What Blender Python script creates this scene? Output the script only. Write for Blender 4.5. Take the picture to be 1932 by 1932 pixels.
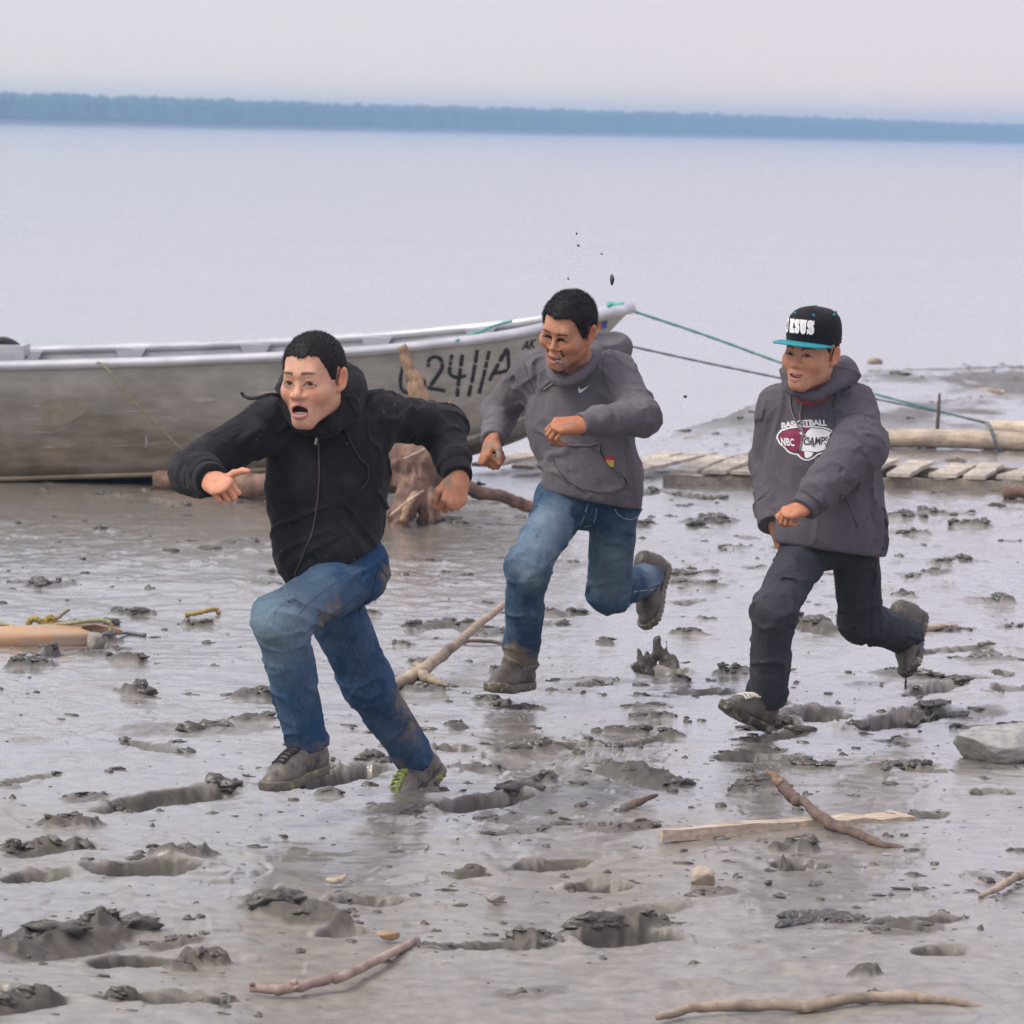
import bpy, bmesh, math, random
import numpy as np
from mathutils import Vector, Matrix
from mathutils.bvhtree import BVHTree

for _o in list(bpy.data.objects):
    bpy.data.objects.remove(_o)
SC = bpy.context.scene
COL = SC.collection
random.seed(7)
PI = math.pi
rad = math.radians

# ------------------------------------------------------------------ camera
CAM_H, FPX = 1.9, 7500.0                 # eye height (m), focal length on a 1932-pixel frame
PITCH, ROLL = math.atan2(723, FPX), math.atan2(41, 1932)
_F = Vector((0, math.cos(PITCH), -math.sin(PITCH)))
_U0 = Vector((0, math.sin(PITCH), math.cos(PITCH)))
_R0 = Vector((1, 0, 0))
_R = _R0 * math.cos(ROLL) + _U0 * math.sin(ROLL)
_U = _U0 * math.cos(ROLL) - _R0 * math.sin(ROLL)
camd = bpy.data.cameras.new('camera')
cam = bpy.data.objects.new('camera', camd)
COL.objects.link(cam)
cam.matrix_world = Matrix(((_R.x, _U.x, -_F.x, 0), (_R.y, _U.y, -_F.y, 0), (_R.z, _U.z, -_F.z, CAM_H), (0, 0, 0, 1)))
camd.sensor_width = 36
camd.lens = 36 * FPX / 1932
camd.clip_start, camd.clip_end = 0.1, 9000
camd.dof.use_dof = True
camd.dof.focus_distance = 11.6
camd.dof.aperture_fstop = 10
SC.camera = cam

# ------------------------------------------------------------------ world, sun, exposure
SUN_AZ, SUN_EL = rad(-112), rad(52)       # veiled sun high on the left
world = bpy.data.worlds.new('World'); SC.world = world; world.use_nodes = True
_n = world.node_tree.nodes; _l = world.node_tree.links; _n.clear()
_out = _n.new('ShaderNodeOutputWorld'); _add = _n.new('ShaderNodeAddShader')
_sky = _n.new('ShaderNodeTexSky'); _sky.sky_type = 'NISHITA'; _sky.sun_disc = False
_sky.sun_elevation = SUN_EL; _sky.sun_rotation = SUN_AZ; _sky.dust_density = 6; _sky.air_density = 1.0
_b1 = _n.new('ShaderNodeBackground'); _b1.inputs['Strength'].default_value = 0.05
_l.new(_sky.outputs[0], _b1.inputs['Color'])
_tc = _n.new('ShaderNodeTexCoord'); _sep = _n.new('ShaderNodeSeparateXYZ'); _l.new(_tc.outputs['Generated'], _sep.inputs[0])
_rp = _n.new('ShaderNodeValToRGB')       # smoke layer: pale at the horizon, greyer overhead
_rp.color_ramp.elements[0].position = 0.0; _rp.color_ramp.elements[0].color = (1.22, 0.95, 0.62, 1)
_rp.color_ramp.elements[1].position = 1.0; _rp.color_ramp.elements[1].color = (0.72, 0.72, 0.75, 1)
_e = _rp.color_ramp.elements.new(0.3); _e.color = (0.63, 0.63, 0.69, 1)
_e = _rp.color_ramp.elements.new(0.05); _e.color = (0.55, 0.56, 0.645, 1)
_e = _rp.color_ramp.elements.new(0.018); _e.color = (0.80, 0.72, 0.66, 1)
_l.new(_sep.outputs['Z'], _rp.inputs['Fac'])
_pk = _n.new('ShaderNodeMix'); _pk.data_type = 'RGBA'; _pk.blend_type = 'MULTIPLY'   # smoke slightly pinker towards the east
_mr = _n.new('ShaderNodeMapRange'); _mr.inputs['From Min'].default_value = -0.15; _mr.inputs['From Max'].default_value = 0.25
_l.new(_sep.outputs['X'], _mr.inputs['Value']); _l.new(_mr.outputs[0], _pk.inputs['Factor'])
_l.new(_rp.outputs[0], _pk.inputs[6]); _pk.inputs[7].default_value = (1.10, 0.95, 1.0, 1)
_b2 = _n.new('ShaderNodeBackground'); _b2.inputs['Strength'].default_value = 1.0
_l.new(_pk.outputs[2], _b2.inputs['Color'])
_l.new(_b1.outputs[0], _add.inputs[0]); _l.new(_b2.outputs[0], _add.inputs[1]); _l.new(_add.outputs[0], _out.inputs[0])

sund = bpy.data.lights.new('sun', 'SUN'); sund.energy = 1.5; sund.angle = rad(18); sund.color = (1, 0.93, 0.85)
sun = bpy.data.objects.new('sun', sund); COL.objects.link(sun)
_sd = Vector((math.sin(SUN_AZ) * math.cos(SUN_EL), math.cos(SUN_AZ) * math.cos(SUN_EL), math.sin(SUN_EL)))
sun.rotation_euler = (-_sd).to_track_quat('-Z', 'Y').to_euler()

SC.view_settings.view_transform = 'Standard'; SC.view_settings.look = 'None'
SC.view_settings.exposure = 0.25; SC.view_settings.gamma = 1
SC.cycles.use_denoising = True; SC.cycles.denoising_prefilter = 'FAST'
SC.cycles.use_adaptive_sampling = True; SC.cycles.adaptive_threshold = 0.02; SC.cycles.adaptive_min_samples = 12
SC.cycles.max_bounces = 3; SC.cycles.diffuse_bounces = 2; SC.cycles.glossy_bounces = 2; SC.cycles.volume_bounces = 0; SC.cycles.transparent_max_bounces = 8
SC.cycles.caustics_reflective = False; SC.cycles.caustics_refractive = False

# ------------------------------------------------------------------ photo pixel -> place
def ray(px, py):
    return _F + _R * ((px - 966) / FPX) - _U * ((py - 966) / FPX)
def at(px, py, Y):
    d = ray(px, py); t = Y / d.y
    return Vector((d.x * t, Y, CAM_H + d.z * t))
def ground(px, py, z=0.0):
    d = ray(px, py); t = (z - CAM_H) / d.z
    return Vector((d.x * t, d.y * t, z))

# ------------------------------------------------------------------ objects
def link(name, me, mat=None, parent=None):
    o = bpy.data.objects.new(name, me)
    COL.objects.link(o)
    if mat is not None:
        me.materials.append(mat)
    if parent is not None:
        o.parent = parent
        o.matrix_parent_inverse = Matrix.LocRotScale(parent.location, parent.rotation_euler, parent.scale).inverted() if parent.type == 'EMPTY' else Matrix()
    return o
def empty(name, loc=(0, 0, 0)):
    o = bpy.data.objects.new(name, None); COL.objects.link(o); o.location = loc; o.empty_display_size = 0.1
    return o
def tag(o, label, cat=None, group=None, kind=None):
    o['label'] = label
    if cat: o['category'] = cat
    if group: o['group'] = group
    if kind: o['kind'] = kind
    return o
def mesh_np(name, V, Fq, smooth=True):
    """V (n,3) array, Fq (m,4) or (m,3) int array -> mesh."""
    me = bpy.data.meshes.new(name)
    V = np.asarray(V, np.float32); Fq = np.asarray(Fq, np.int32)
    k = Fq.shape[1]
    me.vertices.add(len(V)); me.vertices.foreach_set('co', V.ravel())
    me.loops.add(Fq.size); me.loops.foreach_set('vertex_index', Fq.ravel())
    me.polygons.add(len(Fq)); me.polygons.foreach_set('loop_start', np.arange(len(Fq), dtype=np.int32) * k)
    me.update(calc_edges=True)
    if smooth:
        me.polygons.foreach_set('use_smooth', np.ones(len(Fq), bool))
    return me
def vcol(me, name, arr):
    a = me.attributes.new(name, 'FLOAT_COLOR', 'POINT')
    arr = np.asarray(arr, np.float32)
    if arr.ndim == 1: arr = np.repeat(arr[:, None], 3, 1)
    c = np.ones((len(arr), 4), np.float32); c[:, :3] = arr
    a.data.foreach_set('color', c.ravel())
def bm_mesh(name, bm, smooth=True):
    me = bpy.data.meshes.new(name); bm.to_mesh(me); bm.free()
    if smooth:
        me.polygons.foreach_set('use_smooth', np.ones(len(me.polygons), bool))
    return me

class MB:
    """Collects vertices and faces of one mesh."""
    def __init__(s): s.v = []; s.f = []
    def add(s, V, F):
        b = len(s.v); s.v += [tuple(p) for p in V]; s.f += [tuple(i + b for i in f) for f in F]
    def box(s, c, size, rot=None):
        hx, hy, hz = [k / 2 for k in size]
        P = [Vector((x, y, z)) for x in (-hx, hx) for y in (-hy, hy) for z in (-hz, hz)]
        if rot is not None: P = [rot @ p for p in P]
        s.add([p + Vector(c) for p in P], [(0, 1, 3, 2), (4, 6, 7, 5), (0, 4, 5, 1), (2, 3, 7, 6), (0, 2, 6, 4), (1, 5, 7, 3)])
    def tube(s, pts, radii, seg=8, noise=0.0, seed=0, cap=True, flat=1.0):
        rnd = random.Random(seed)
        pts = [Vector(p) for p in pts]
        if not hasattr(radii, '__len__'): radii = [radii] * len(pts)
        n = len(pts); prev = None; V = []; F = []
        for i, p in enumerate(pts):
            t = (pts[min(i + 1, n - 1)] - pts[max(i - 1, 0)]).normalized()
            if prev is None:
                a = Vector((0, 0, 1)) if abs(t.z) < 0.9 else Vector((1, 0, 0))
                u = t.cross(a).normalized()
            else:
                u = (prev - t * prev.dot(t)).normalized()
            prev = u; w = t.cross(u)
            for k in range(seg):
                an = 2 * PI * k / seg; r = radii[i] * (1 + noise * rnd.uniform(-1, 1))
                V.append(p + u * math.cos(an) * r + w * math.sin(an) * r * flat)
        for i in range(n - 1):
            for k in range(seg):
                k2 = (k + 1) % seg
                F.append((i * seg + k, i * seg + k2, (i + 1) * seg + k2, (i + 1) * seg + k))
        if cap:
            F.append(tuple(range(seg - 1, -1, -1))); F.append(tuple((n - 1) * seg + k for k in range(seg)))
        s.add(V, F)
    def mesh(s, name, smooth=True):
        me = bpy.data.meshes.new(name); me.from_pydata(s.v, [], s.f); me.update()
        if smooth: me.polygons.foreach_set('use_smooth', np.ones(len(me.polygons), bool))
        return me
    def build(s, name, mat, parent=None, smooth=True):
        return link(name, s.mesh(name, smooth), mat, parent)
def spline(pts, n=8):
    """Catmull-Rom through the points."""
    P = [Vector(p) for p in pts]; P = [2 * P[0] - P[1]] + P + [2 * P[-1] - P[-2]]; out = []
    for i in range(1, len(P) - 2):
        for k in range(n):
            t = k / n; a, b, c, d = P[i - 1], P[i], P[i + 1], P[i + 2]
            out.append(0.5 * ((2 * b) + (c - a) * t + (2 * a - 5 * b + 4 * c - d) * t * t + (3 * b - a - 3 * c + d) * t ** 3))
    out.append(P[-2]); return out

# ------------------------------------------------------------------ noise
def _hash(ix, iy, iz, seed):
    h = (ix.astype(np.int64) * 374761393 + iy.astype(np.int64) * 668265263 + iz.astype(np.int64) * 2147483647 + seed * 1274126177) & 0xFFFFFFFF
    h = ((h ^ (h >> 13)) * 1274126177) & 0xFFFFFFFF
    h = ((h ^ (h >> 16)) * 2246822519) & 0xFFFFFFFF
    return ((h ^ (h >> 15)) & 0xFFFF).astype(np.float32) / 32767.5 - 1.0
def vnoise(x, y, z=None, seed=0):
    """Smooth value noise in -1..1."""
    x = np.asarray(x, np.float32); y = np.asarray(y, np.float32)
    x0 = np.floor(x); y0 = np.floor(y); fx = x - x0; fy = y - y0
    fx = fx * fx * fx * (fx * (fx * 6 - 15) + 10); fy = fy * fy * fy * (fy * (fy * 6 - 15) + 10)
    ix = x0.astype(np.int32); iy = y0.astype(np.int32)
    if z is None:
        zz = np.zeros_like(ix)
        a = _hash(ix, iy, zz, seed); b = _hash(ix + 1, iy, zz, seed); c = _hash(ix, iy + 1, zz, seed); d = _hash(ix + 1, iy + 1, zz, seed)
        return (a + (b - a) * fx) * (1 - fy) + (c + (d - c) * fx) * fy
    z = np.asarray(z, np.float32); z0 = np.floor(z); fz = z - z0; fz = fz * fz * (3 - 2 * fz); iz = z0.astype(np.int32)
    r = []
    for k in (0, 1):
        a = _hash(ix, iy, iz + k, seed); b = _hash(ix + 1, iy, iz + k, seed); c = _hash(ix, iy + 1, iz + k, seed); d = _hash(ix + 1, iy + 1, iz + k, seed)
        r.append((a + (b - a) * fx) * (1 - fy) + (c + (d - c) * fx) * fy)
    return r[0] * (1 - fz) + r[1] * fz
def fbm(x, y, z=None, oct=4, seed=0, gain=0.5):
    s = 0; a = 1.0; t = 0
    for k in range(oct):
        f = 2.03 ** k
        s = s + a * vnoise(x * f + 17.3 * k, y * f - 9.1 * k, None if z is None else z * f + 5.7 * k, seed + k); t += a; a *= gain
    return s / t
def sstep(a, b, x):
    t = np.clip((x - a) / (b - a), 0, 1); return t * t * (3 - 2 * t)

# ------------------------------------------------------------------ implicit surfaces
def surface_nets(D, org, h):
    """Zero surface of the field D (dense, cell h) as quads."""
    S = D < 0
    nx, ny, nz = D.shape
    c = np.zeros((nx - 1, ny - 1, nz - 1), np.uint8)
    for i in (0, 1):
        for j in (0, 1):
            for k in (0, 1):
                c += S[i:nx - 1 + i, j:ny - 1 + j, k:nz - 1 + k]
    act = (c > 0) & (c < 8)
    I = np.argwhere(act)
    idx = np.full(act.shape, -1, np.int32); idx[act] = np.arange(len(I))
    acc = np.zeros((len(I), 3)); cnt = np.zeros(len(I))
    cor = [(i, j, k) for i in (0, 1) for j in (0, 1) for k in (0, 1)]
    for a in range(8):
        for b in range(a + 1, 8):
            A, B = cor[a], cor[b]
            if sum(abs(p - q) for p, q in zip(A, B)) != 1: continue
            va = D[I[:, 0] + A[0], I[:, 1] + A[1], I[:, 2] + A[2]]; vb = D[I[:, 0] + B[0], I[:, 1] + B[1], I[:, 2] + B[2]]
            m = (va < 0) != (vb < 0)
            t = np.where(m, va / np.where(m, va - vb, 1), 0)
            for ax in range(3):
                acc[:, ax] += np.where(m, A[ax] + t * (B[ax] - A[ax]), 0)
            cnt += m
    V = (I + acc / cnt[:, None]) * h + org
    Q = []
    for ax in range(3):
        sl0 = [slice(1, -1)] * 3; sl1 = [slice(1, -1)] * 3
        sl0[ax] = slice(0, -1); sl1[ax] = slice(1, None)
        s0 = S[tuple(sl0)]; s1 = S[tuple(sl1)]
        off = [1, 1, 1]; off[ax] = 0
        for flip in (False, True):
            E = np.argwhere((s0 & ~s1) if not flip else (~s0 & s1)) + off
            if not len(E): continue
            u, v = [(1, 2), (2, 0), (0, 1)][ax]
            def g(du, dv):
                P = E.copy(); P[:, u] += du; P[:, v] += dv
                return idx[P[:, 0], P[:, 1], P[:, 2]]
            q = np.stack([g(-1, -1), g(0, -1), g(0, 0), g(-1, 0)], 1)
            if flip: q = q[:, ::-1]
            Q.append(q)
    Q = np.concatenate(Q); Q = Q[(Q >= 0).all(1)]
    return V, Q
def mesh_field(fn, lo, hi, h, block=6, lip=1.3):
    """Sample fn(P)->distance near its surface only, then mesh it."""
    lo = np.asarray(lo, float); hi = np.asarray(hi, float)
    n = (np.ceil((hi - lo) / h / block) * block).astype(int) + 1
    D = np.full(n, 1.0, np.float32)
    nb = (n - 1) // block
    g = np.stack(np.meshgrid(*[np.arange(k) for k in nb], indexing='ij'), -1).reshape(-1, 3)
    cen = lo + (g * block + block / 2) * h
    dc = fn(cen.astype(np.float32))
    R = block * h * 0.87 * lip + h
    D[:-1, :-1, :-1] = np.repeat(np.repeat(np.repeat(dc.reshape(nb), block, 0), block, 1), block, 2)
    near = g[np.abs(dc) < R]
    loc = np.stack(np.meshgrid(*[np.arange(block + 1)] * 3, indexing='ij'), -1).reshape(-1, 3)
    near = near[np.lexsort((near[:, 2] // 4, near[:, 1] // 4, near[:, 0] // 4))]
    for s in range(0, len(near), 60):
        b = near[s:s + 60]
        ii = (b[:, None, :] * block + loc[None]).reshape(-1, 3)
        D[ii[:, 0], ii[:, 1], ii[:, 2]] = fn((lo + ii * h).astype(np.float32))
    D[0], D[-1] = 1, 1; D[:, 0], D[:, -1] = 1, 1; D[:, :, 0], D[:, :, -1] = 1, 1
    return surface_nets(D, lo, h)
def smin(a, b, k):
    hh = np.maximum(k - np.abs(a - b), 0) / k
    return np.minimum(a, b) - hh * hh * k * 0.25
def smax(a, b, k):
    return -smin(-a, -b, k)
def n3(w): return np.sqrt(np.einsum('ij,ij->i', w, w))
def v3(a): return np.array(tuple(a), np.float32)
def cone(P, A, B, ra, rb, fd=None, fl=1.0):
    """Tapered capsule A-B; fl < 1 flattens it along fd. Returns distance and position along it."""
    A = v3(A); B = v3(B); ab = B - A; L2 = float(ab @ ab) + 1e-9
    q = P - A; t = np.clip((q @ ab) / L2, 0, 1); w = q - t[:, None] * ab
    if fd is not None:
        fd = v3(fd); fd = fd / np.linalg.norm(fd); c = w @ fd
        w = w + np.outer(c * (1 / fl - 1), fd)
    return (n3(w) - (ra + (rb - ra) * t)) * (min(fl, 1.0) if fd is not None else 1.0) , t
def ell(P, C, r):
    r = np.asarray(r, np.float32); q = (P - v3(C)) / r
    k = n3(q); return (k - 1) * k / np.maximum(n3(q / r), 1e-6)

# ------------------------------------------------------------------ materials
def nmat(name):
    m = bpy.data.materials.new(name); m.use_nodes = True
    nt = m.node_tree; b = nt.nodes['Principled BSDF']
    return m, nt, nt.nodes, nt.links, b
def N(nt, typ, **kw):
    n = nt.nodes.new(typ)
    for k, v in kw.items():
        if k in n.inputs.keys() if hasattr(n.inputs, 'keys') else False: n.inputs[k].default_value = v
        else: setattr(n, k, v)
    return n
def noise_node(nt, scale, detail=4, rough=0.55, coord='Object', stretch=None, dist=0.0):
    tc = nt.nodes.new('ShaderNodeTexCoord'); nz = nt.nodes.new('ShaderNodeTexNoise')
    nz.inputs['Scale'].default_value = scale; nz.inputs['Detail'].default_value = detail; nz.inputs['Roughness'].default_value = rough
    nz.inputs['Distortion'].default_value = dist
    if stretch is not None:
        mp = nt.nodes.new('ShaderNodeMapping'); mp.inputs['Scale'].default_value = stretch
        nt.links.new(tc.outputs[coord], mp.inputs[0]); nt.links.new(mp.outputs[0], nz.inputs['Vector'])
    else:
        nt.links.new(tc.outputs[coord], nz.inputs['Vector'])
    return nz
def ramp(nt, src, stops):
    r = nt.nodes.new('ShaderNodeValToRGB'); el = r.color_ramp.elements
    while len(el) < len(stops): el.new(0.5)
    for e, (p, c) in zip(el, stops):
        e.position = p; e.color = (*c, 1) if len(c) == 3 else c
    nt.links.new(src, r.inputs['Fac']); return r
def mixc(nt, fac, a, b, mode='MIX'):
    m = nt.nodes.new('ShaderNodeMix'); m.data_type = 'RGBA'; m.blend_type = mode
    for sock, val in ((m.inputs['Factor'], fac), (m.inputs[6], a), (m.inputs[7], b)):
        if hasattr(val, 'is_linked') or isinstance(val, bpy.types.NodeSocket): nt.links.new(val, sock)
        elif isinstance(val, (int, float)): sock.default_value = val
        else: sock.default_value = (*val, 1) if len(val) == 3 else val
    return m.outputs[2]
def attr(nt, name):
    a = nt.nodes.new('ShaderNodeAttribute'); a.attribute_name = name; return a
def bump(nt, b, h, strength, dist):
    bp = nt.nodes.new('ShaderNodeBump'); bp.inputs['Strength'].default_value = strength; bp.inputs['Distance'].default_value = dist
    nt.links.new(h, bp.inputs['Height']); nt.links.new(bp.outputs[0], b.inputs['Normal']); return bp
def simple(name, col, rough=0.6, var=0.15, scale=30, metal=0.0, bumpd=0.0, col2=None, stretch=None, spec=0.5):
    m, nt, nd, lk, b = nmat(name)
    nz = noise_node(nt, scale, stretch=stretch)
    c2 = col2 if col2 else tuple(k * (1 - var) for k in col)
    c1 = col if col2 else tuple(min(1, k * (1 + var)) for k in col)
    r = ramp(nt, nz.outputs[0], [(0.3, c2), (0.7, c1)]); lk.new(r.outputs[0], b.inputs['Base Color'])
    b.inputs['Roughness'].default_value = rough; b.inputs['Metallic'].default_value = metal; b.inputs['Specular IOR Level'].default_value = spec
    if bumpd: bump(nt, b, nz.outputs[0], 1.0, bumpd)
    return m
# ================================================================== SETTING
WATER_Z = -0.03
_shx = np.array([-60, -8, -3.0, 0.0, 0.9, 1.8, 3.0, 4.4, 8, 60], float)
_shy = np.array([24.5, 24.0, 23.6, 23.8, 25.2, 29.0, 33.0, 34.2, 36.0, 60.0], float)
def shore_y(x): return np.interp(x, _shx, _shy)

# footprints, slides and torn clods read off the photograph: (px, py, length px, kind, strength, tilt)
PRINTS = [
 (275,1640,230,'hole',1.3,.1),(335,1615,120,'clod',1.4,.1),(85,1600,160,'ridge',1.1,.2),(330,1503,240,'trench',1.0,.25),(225,1515,60,'clod',.9,0),
 (110,1775,260,'ridge',1.2,.35),(185,1755,80,'clod',1.2,.2),(240,1815,150,'hole',1.2,.15),(385,1812,110,'clod',1.5,.1),(340,1825,60,'clod',1.1,.1),(555,1715,180,'clod',1.2,-.3),(690,1692,140,'hole',1.1,.0),
 (310,1893,230,'trench',1.1,.05),(230,1890,60,'clod',1.0,0),(50,1905,130,'ridge',1.6,.3),(940,1775,220,'trench',1.4,.05),(1000,1765,90,'clod',1.0,.1),(1185,1765,190,'hole',1.5,.1),(1150,1750,120,'clod',1.5,.4),(1235,1742,60,'clod',1.3,.2),
 (1130,1668,135,'hole',1.6,.0),(1045,1628,150,'hole',1.0,.1),(905,1518,180,'trench',1.3,.35),(1010,1482,80,'clod',1.5,.1),(1512,1632,120,'hole',1.9,.0),(1510,1610,95,'clod',1.7,.0),
 (1420,1430,160,'hole',1.7,.0),(1540,1345,110,'hole',1.4,.4),(1700,1352,180,'trench',1.5,.3),(1770,1300,120,'trench',1.2,.2),(1245,1262,100,'hole',1.7,-.1),(1330,1305,130,'hole',1.3,.0),(1285,1285,50,'clod',1.5,0),
 (1540,1188,95,'ridge',1.5,-.2),(1500,1175,40,'clod',1.4,0),(1070,1408,120,'hole',1.0,.1),(1120,1400,40,'clod',1.0,0),(862,1417,75,'hole',1.6,.0),(645,1470,160,'trench',1.6,.35),(700,1440,50,'clod',1.2,.3),
 (370,1382,310,'rough',1.0,.05),(60,1262,95,'clod',1.5,.1),(245,1252,80,'clod',1.5,0),(225,1228,60,'clod',1.3,0),(250,1312,85,'clod',1.5,-.1),(480,1318,80,'clod',1.5,.1),(470,1365,110,'clod',1.0,.0),
 (95,1232,50,'clod',1.4,0),(165,1240,80,'clod',1.3,0),(205,1215,60,'clod',1.3,0),(150,1178,110,'clod',1.0,0),(250,1160,90,'clod',1.0,0),(370,1180,60,'clod',1.0,0),
 (1880,1142,70,'clod',1.5,0),(1905,1302,70,'hole',1.0,0),(1870,1495,90,'hole',1.2,0),(1375,1272,55,'clod',1.7,0),(1180,1376,100,'clod',.9,0),(1265,1388,60,'clod',1.0,0),(1430,1482,100,'clod',1.1,.1),(1400,1495,60,'clod',1.0,.1),
 (1205,1465,150,'ridge',1.2,-.3),(1560,1738,130,'gravel',1.0,.1),(1730,1740,180,'trench',1.2,.15),(1700,1760,130,'trench',.9,.1),(1300,1860,120,'soft',1.0,0),(1500,1840,150,'soft',1.0,0),(1620,1790,70,'soft',1.0,0),
 (1655,1645,70,'soft',.8,0),(1850,1655,60,'soft',1.0,0),(1420,1790,90,'soft',1.0,0),(975,1572,110,'trench',.6,.1),(130,1550,110,'clod',1.2,.1),(60,1655,120,'hole',.9,.2),(1630,1855,45,'clod',1.1,.4),
 (1590,1130,90,'rough',1,0),(1300,1200,80,'clod',.9,0),(1230,1310,90,'rough',1,0),(1140,1280,160,'rough',1,0),(1080,1300,90,'rough',.8,0),(940,1265,40,'clod',1.2,0),(980,1330,110,'ridge',.7,0),
 (1760,1190,80,'ridge',1.0,0),(1800,1230,140,'trench',1.0,.1),(1640,1290,90,'rough',.9,.1),(1860,1240,60,'clod',1.0,0),(1700,1390,90,'rough',1,.1),(1450,1330,90,'hole',1.0,.2),(1850,1370,110,'trench',.9,0),
 (1690,980,120,'clod',1.0,0),(1760,975,90,'clod',1.2,0),(1830,995,90,'clod',1.2,0),(1725,1010,60,'clod',.9,0),(1800,1060,130,'rough',1,0),(1420,1075,70,'rough',1,0),(1390,1035,60,'clod',.7,0),(1540,1090,80,'rough',.9,0),
 (760,1215,60,'clod',.8,0),(795,1245,60,'clod',.9,0),(800,1300,90,'clod',1.0,0),(700,1165,50,'clod',1.0,0),(620,1500,60,'clod',.7,0),(740,1535,200,'soft',.8,0),(560,1120,90,'rough',.6,0),
]
def print_angle(c, tilt):
    """Heading of a slanting print on the ground, from its slope in the photograph."""
    return math.atan2(tilt * .75, CAM_H / c.y)
def ground_height(x, y, want_torn_shade=False):
    """Height of the mud at x, y (arrays)."""
    x = np.asarray(x, np.float32); y = np.asarray(y, np.float32)
    d = shore_y(x) - y; torn = np.zeros(len(x), np.float32)
    z = np.where(d > 1.6, 0.0, np.where(d > -0.5, (d - 1.6) * 0.024, -0.0504 + (d + 0.5) * 0.05))
    far = sstep(13, 22, y)
    warp = fbm(x * 0.9, y * 0.9, oct=2, seed=91) * 0.35
    z = z + 0.026 * fbm(x * 0.9 + warp, y * 0.6, oct=3, seed=3) * (1 - 0.7 * far)
    sm = sstep(23.5, 26.5, y + .6 * np.clip(x - 1, -2, 0)) * sstep(.3, 1.2, d)
    z = z + sm * (.008 + .040 * fbm(x * 1.7, y * 1.2, oct=3, seed=97) + .018 * (1 - 2 * np.abs(fbm(x * 3.5, y * 2.2, oct=2, seed=98))))
    churn = sstep(0.0, 0.55, fbm(x * 0.75 + 3.1, y * 0.45, oct=3, seed=11) + 0.18 * np.clip(x, -1, 1.5))
    rid = 1 - np.abs(fbm(x * 3.2 + warp * 3, y * 2.0, oct=4, seed=23)) * 2.2
    z = z + (0.004 + 0.016 * churn) * np.clip(rid, -0.3, 1) * (0.8 - 0.4 * far)
    fl = fbm(x * 9 + warp * 6, y * 5.0, oct=3, seed=37)
    z = z + 0.0045 * fl * (0.35 + churn)
    lump = fbm(x * 14, y * 9, oct=2, seed=51)
    z = z + 0.020 * sstep(0.38, 0.62, lump) * (0.25 + 0.75 * churn) * 0.6
    lines = 1 - np.abs(fbm(x * 1.1, y * 3.6, oct=3, seed=61)) * 7     # drying cracks and slide lines
    z = z - 0.006 * np.clip(lines, 0, 1) * 0.5
    # thin ledges where sheets of mud have slipped
    for k, (fx_, fy_, lv, am) in enumerate(((.55, .75, 7.0, .011), (1.3, 1.5, 4.5, .008), (.8, 2.6, 4.0, .007))):
        q = fbm(x * fx_ + warp * .6 + 7 * k, y * fy_, oct=4, seed=71 + k) * lv; t = q - np.floor(q)
        msk = sstep(.05, .45, fbm(x * .9 + 31 + k, y * .7, oct=2, seed=81 + k) + .12)
        z = z + am * msk * (sstep(0, .10, t) - t) * (.65 - .35 * far)
    for n, (px, py, w, kind, st, tilt) in enumerate(PRINTS):
        c = ground(px, py); sc = (c.y / FPX)
        an = print_angle(c, tilt); L = w * sc * 0.5 / max(math.cos(an), .55); ca = math.cos(an); sa = math.sin(an)
        W = {'hole': .62, 'trench': .34, 'ridge': .36, 'clod': .6, 'rough': .6, 'soft': .8, 'gravel': .8}[kind] * L
        W = max(min(W, 0.13), 0.035)
        R = 2.0 * max(L, W)
        m = (np.abs(x - c.x) < R) & (np.abs(y - c.y) < R)
        if not m.any(): continue
        xx = x[m] - c.x; yy = y[m] - c.y
        wob = 0.25 * fbm(xx * 14 + n, yy * 14, oct=3, seed=n)
        u = (xx * ca + yy * sa) / L; v = (-xx * sa + yy * ca) / W
        r = np.sqrt(u * u + v * v) * (1 + wob)
        nz = fbm(xx * 15 + 3 * n, yy * 13, oct=4, seed=100 + n)
        if kind in ('hole', 'trench'):
            dz = -0.050 * st * sstep(1.02, 0.68, r) * (1 + .5 * nz)
            dz = dz + 0.012 * st * np.exp(-((r - 1.12) / 0.16) ** 2) * np.clip(.45 + nz, 0, 1) * sstep(-.3, .5, v + .4 * np.abs(u))
            dz = dz + 0.007 * nz * sstep(1.5, 0.9, r)
        elif kind == 'ridge':
            n2_ = 1 - 2.2 * np.abs(vnoise(xx * 20 + n, yy * 18, None, seed=300 + n))
            dz = 0.017 * st * sstep(1.05, 0.65, r + .25 * nz) * (0.65 + .55 * n2_) - 0.02 * st * np.exp(-((v + 1.0) / 0.5) ** 2) * sstep(1.3, .7, np.abs(u))
        elif kind == 'clod':
            n2_ = 1 - 2.2 * np.abs(vnoise(xx * 22 + n, yy * 19, None, seed=300 + n)); n3_ = vnoise(xx * 45, yy * 38 + n, None, seed=400 + n)
            dz = 0.021 * st * sstep(1.1, 0.75, r + .3 * nz) * (0.55 + .38 * n2_ + .22 * n3_) + 0.003 * st * sstep(1.4, .5, r)
        elif kind == 'rough':
            dz = 0.020 * st * sstep(1.2, 0.3, r) * nz
        elif kind == 'gravel':
            dz = 0.014 * st * sstep(1.2, 0.5, r) * (nz - .1)
        else:
            dz = -0.014 * st * sstep(1.1, 0.2, r) + 0.006 * st * np.exp(-((r - 1.1) / 0.3) ** 2)
        z = z.copy(); z[m] += dz
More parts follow.
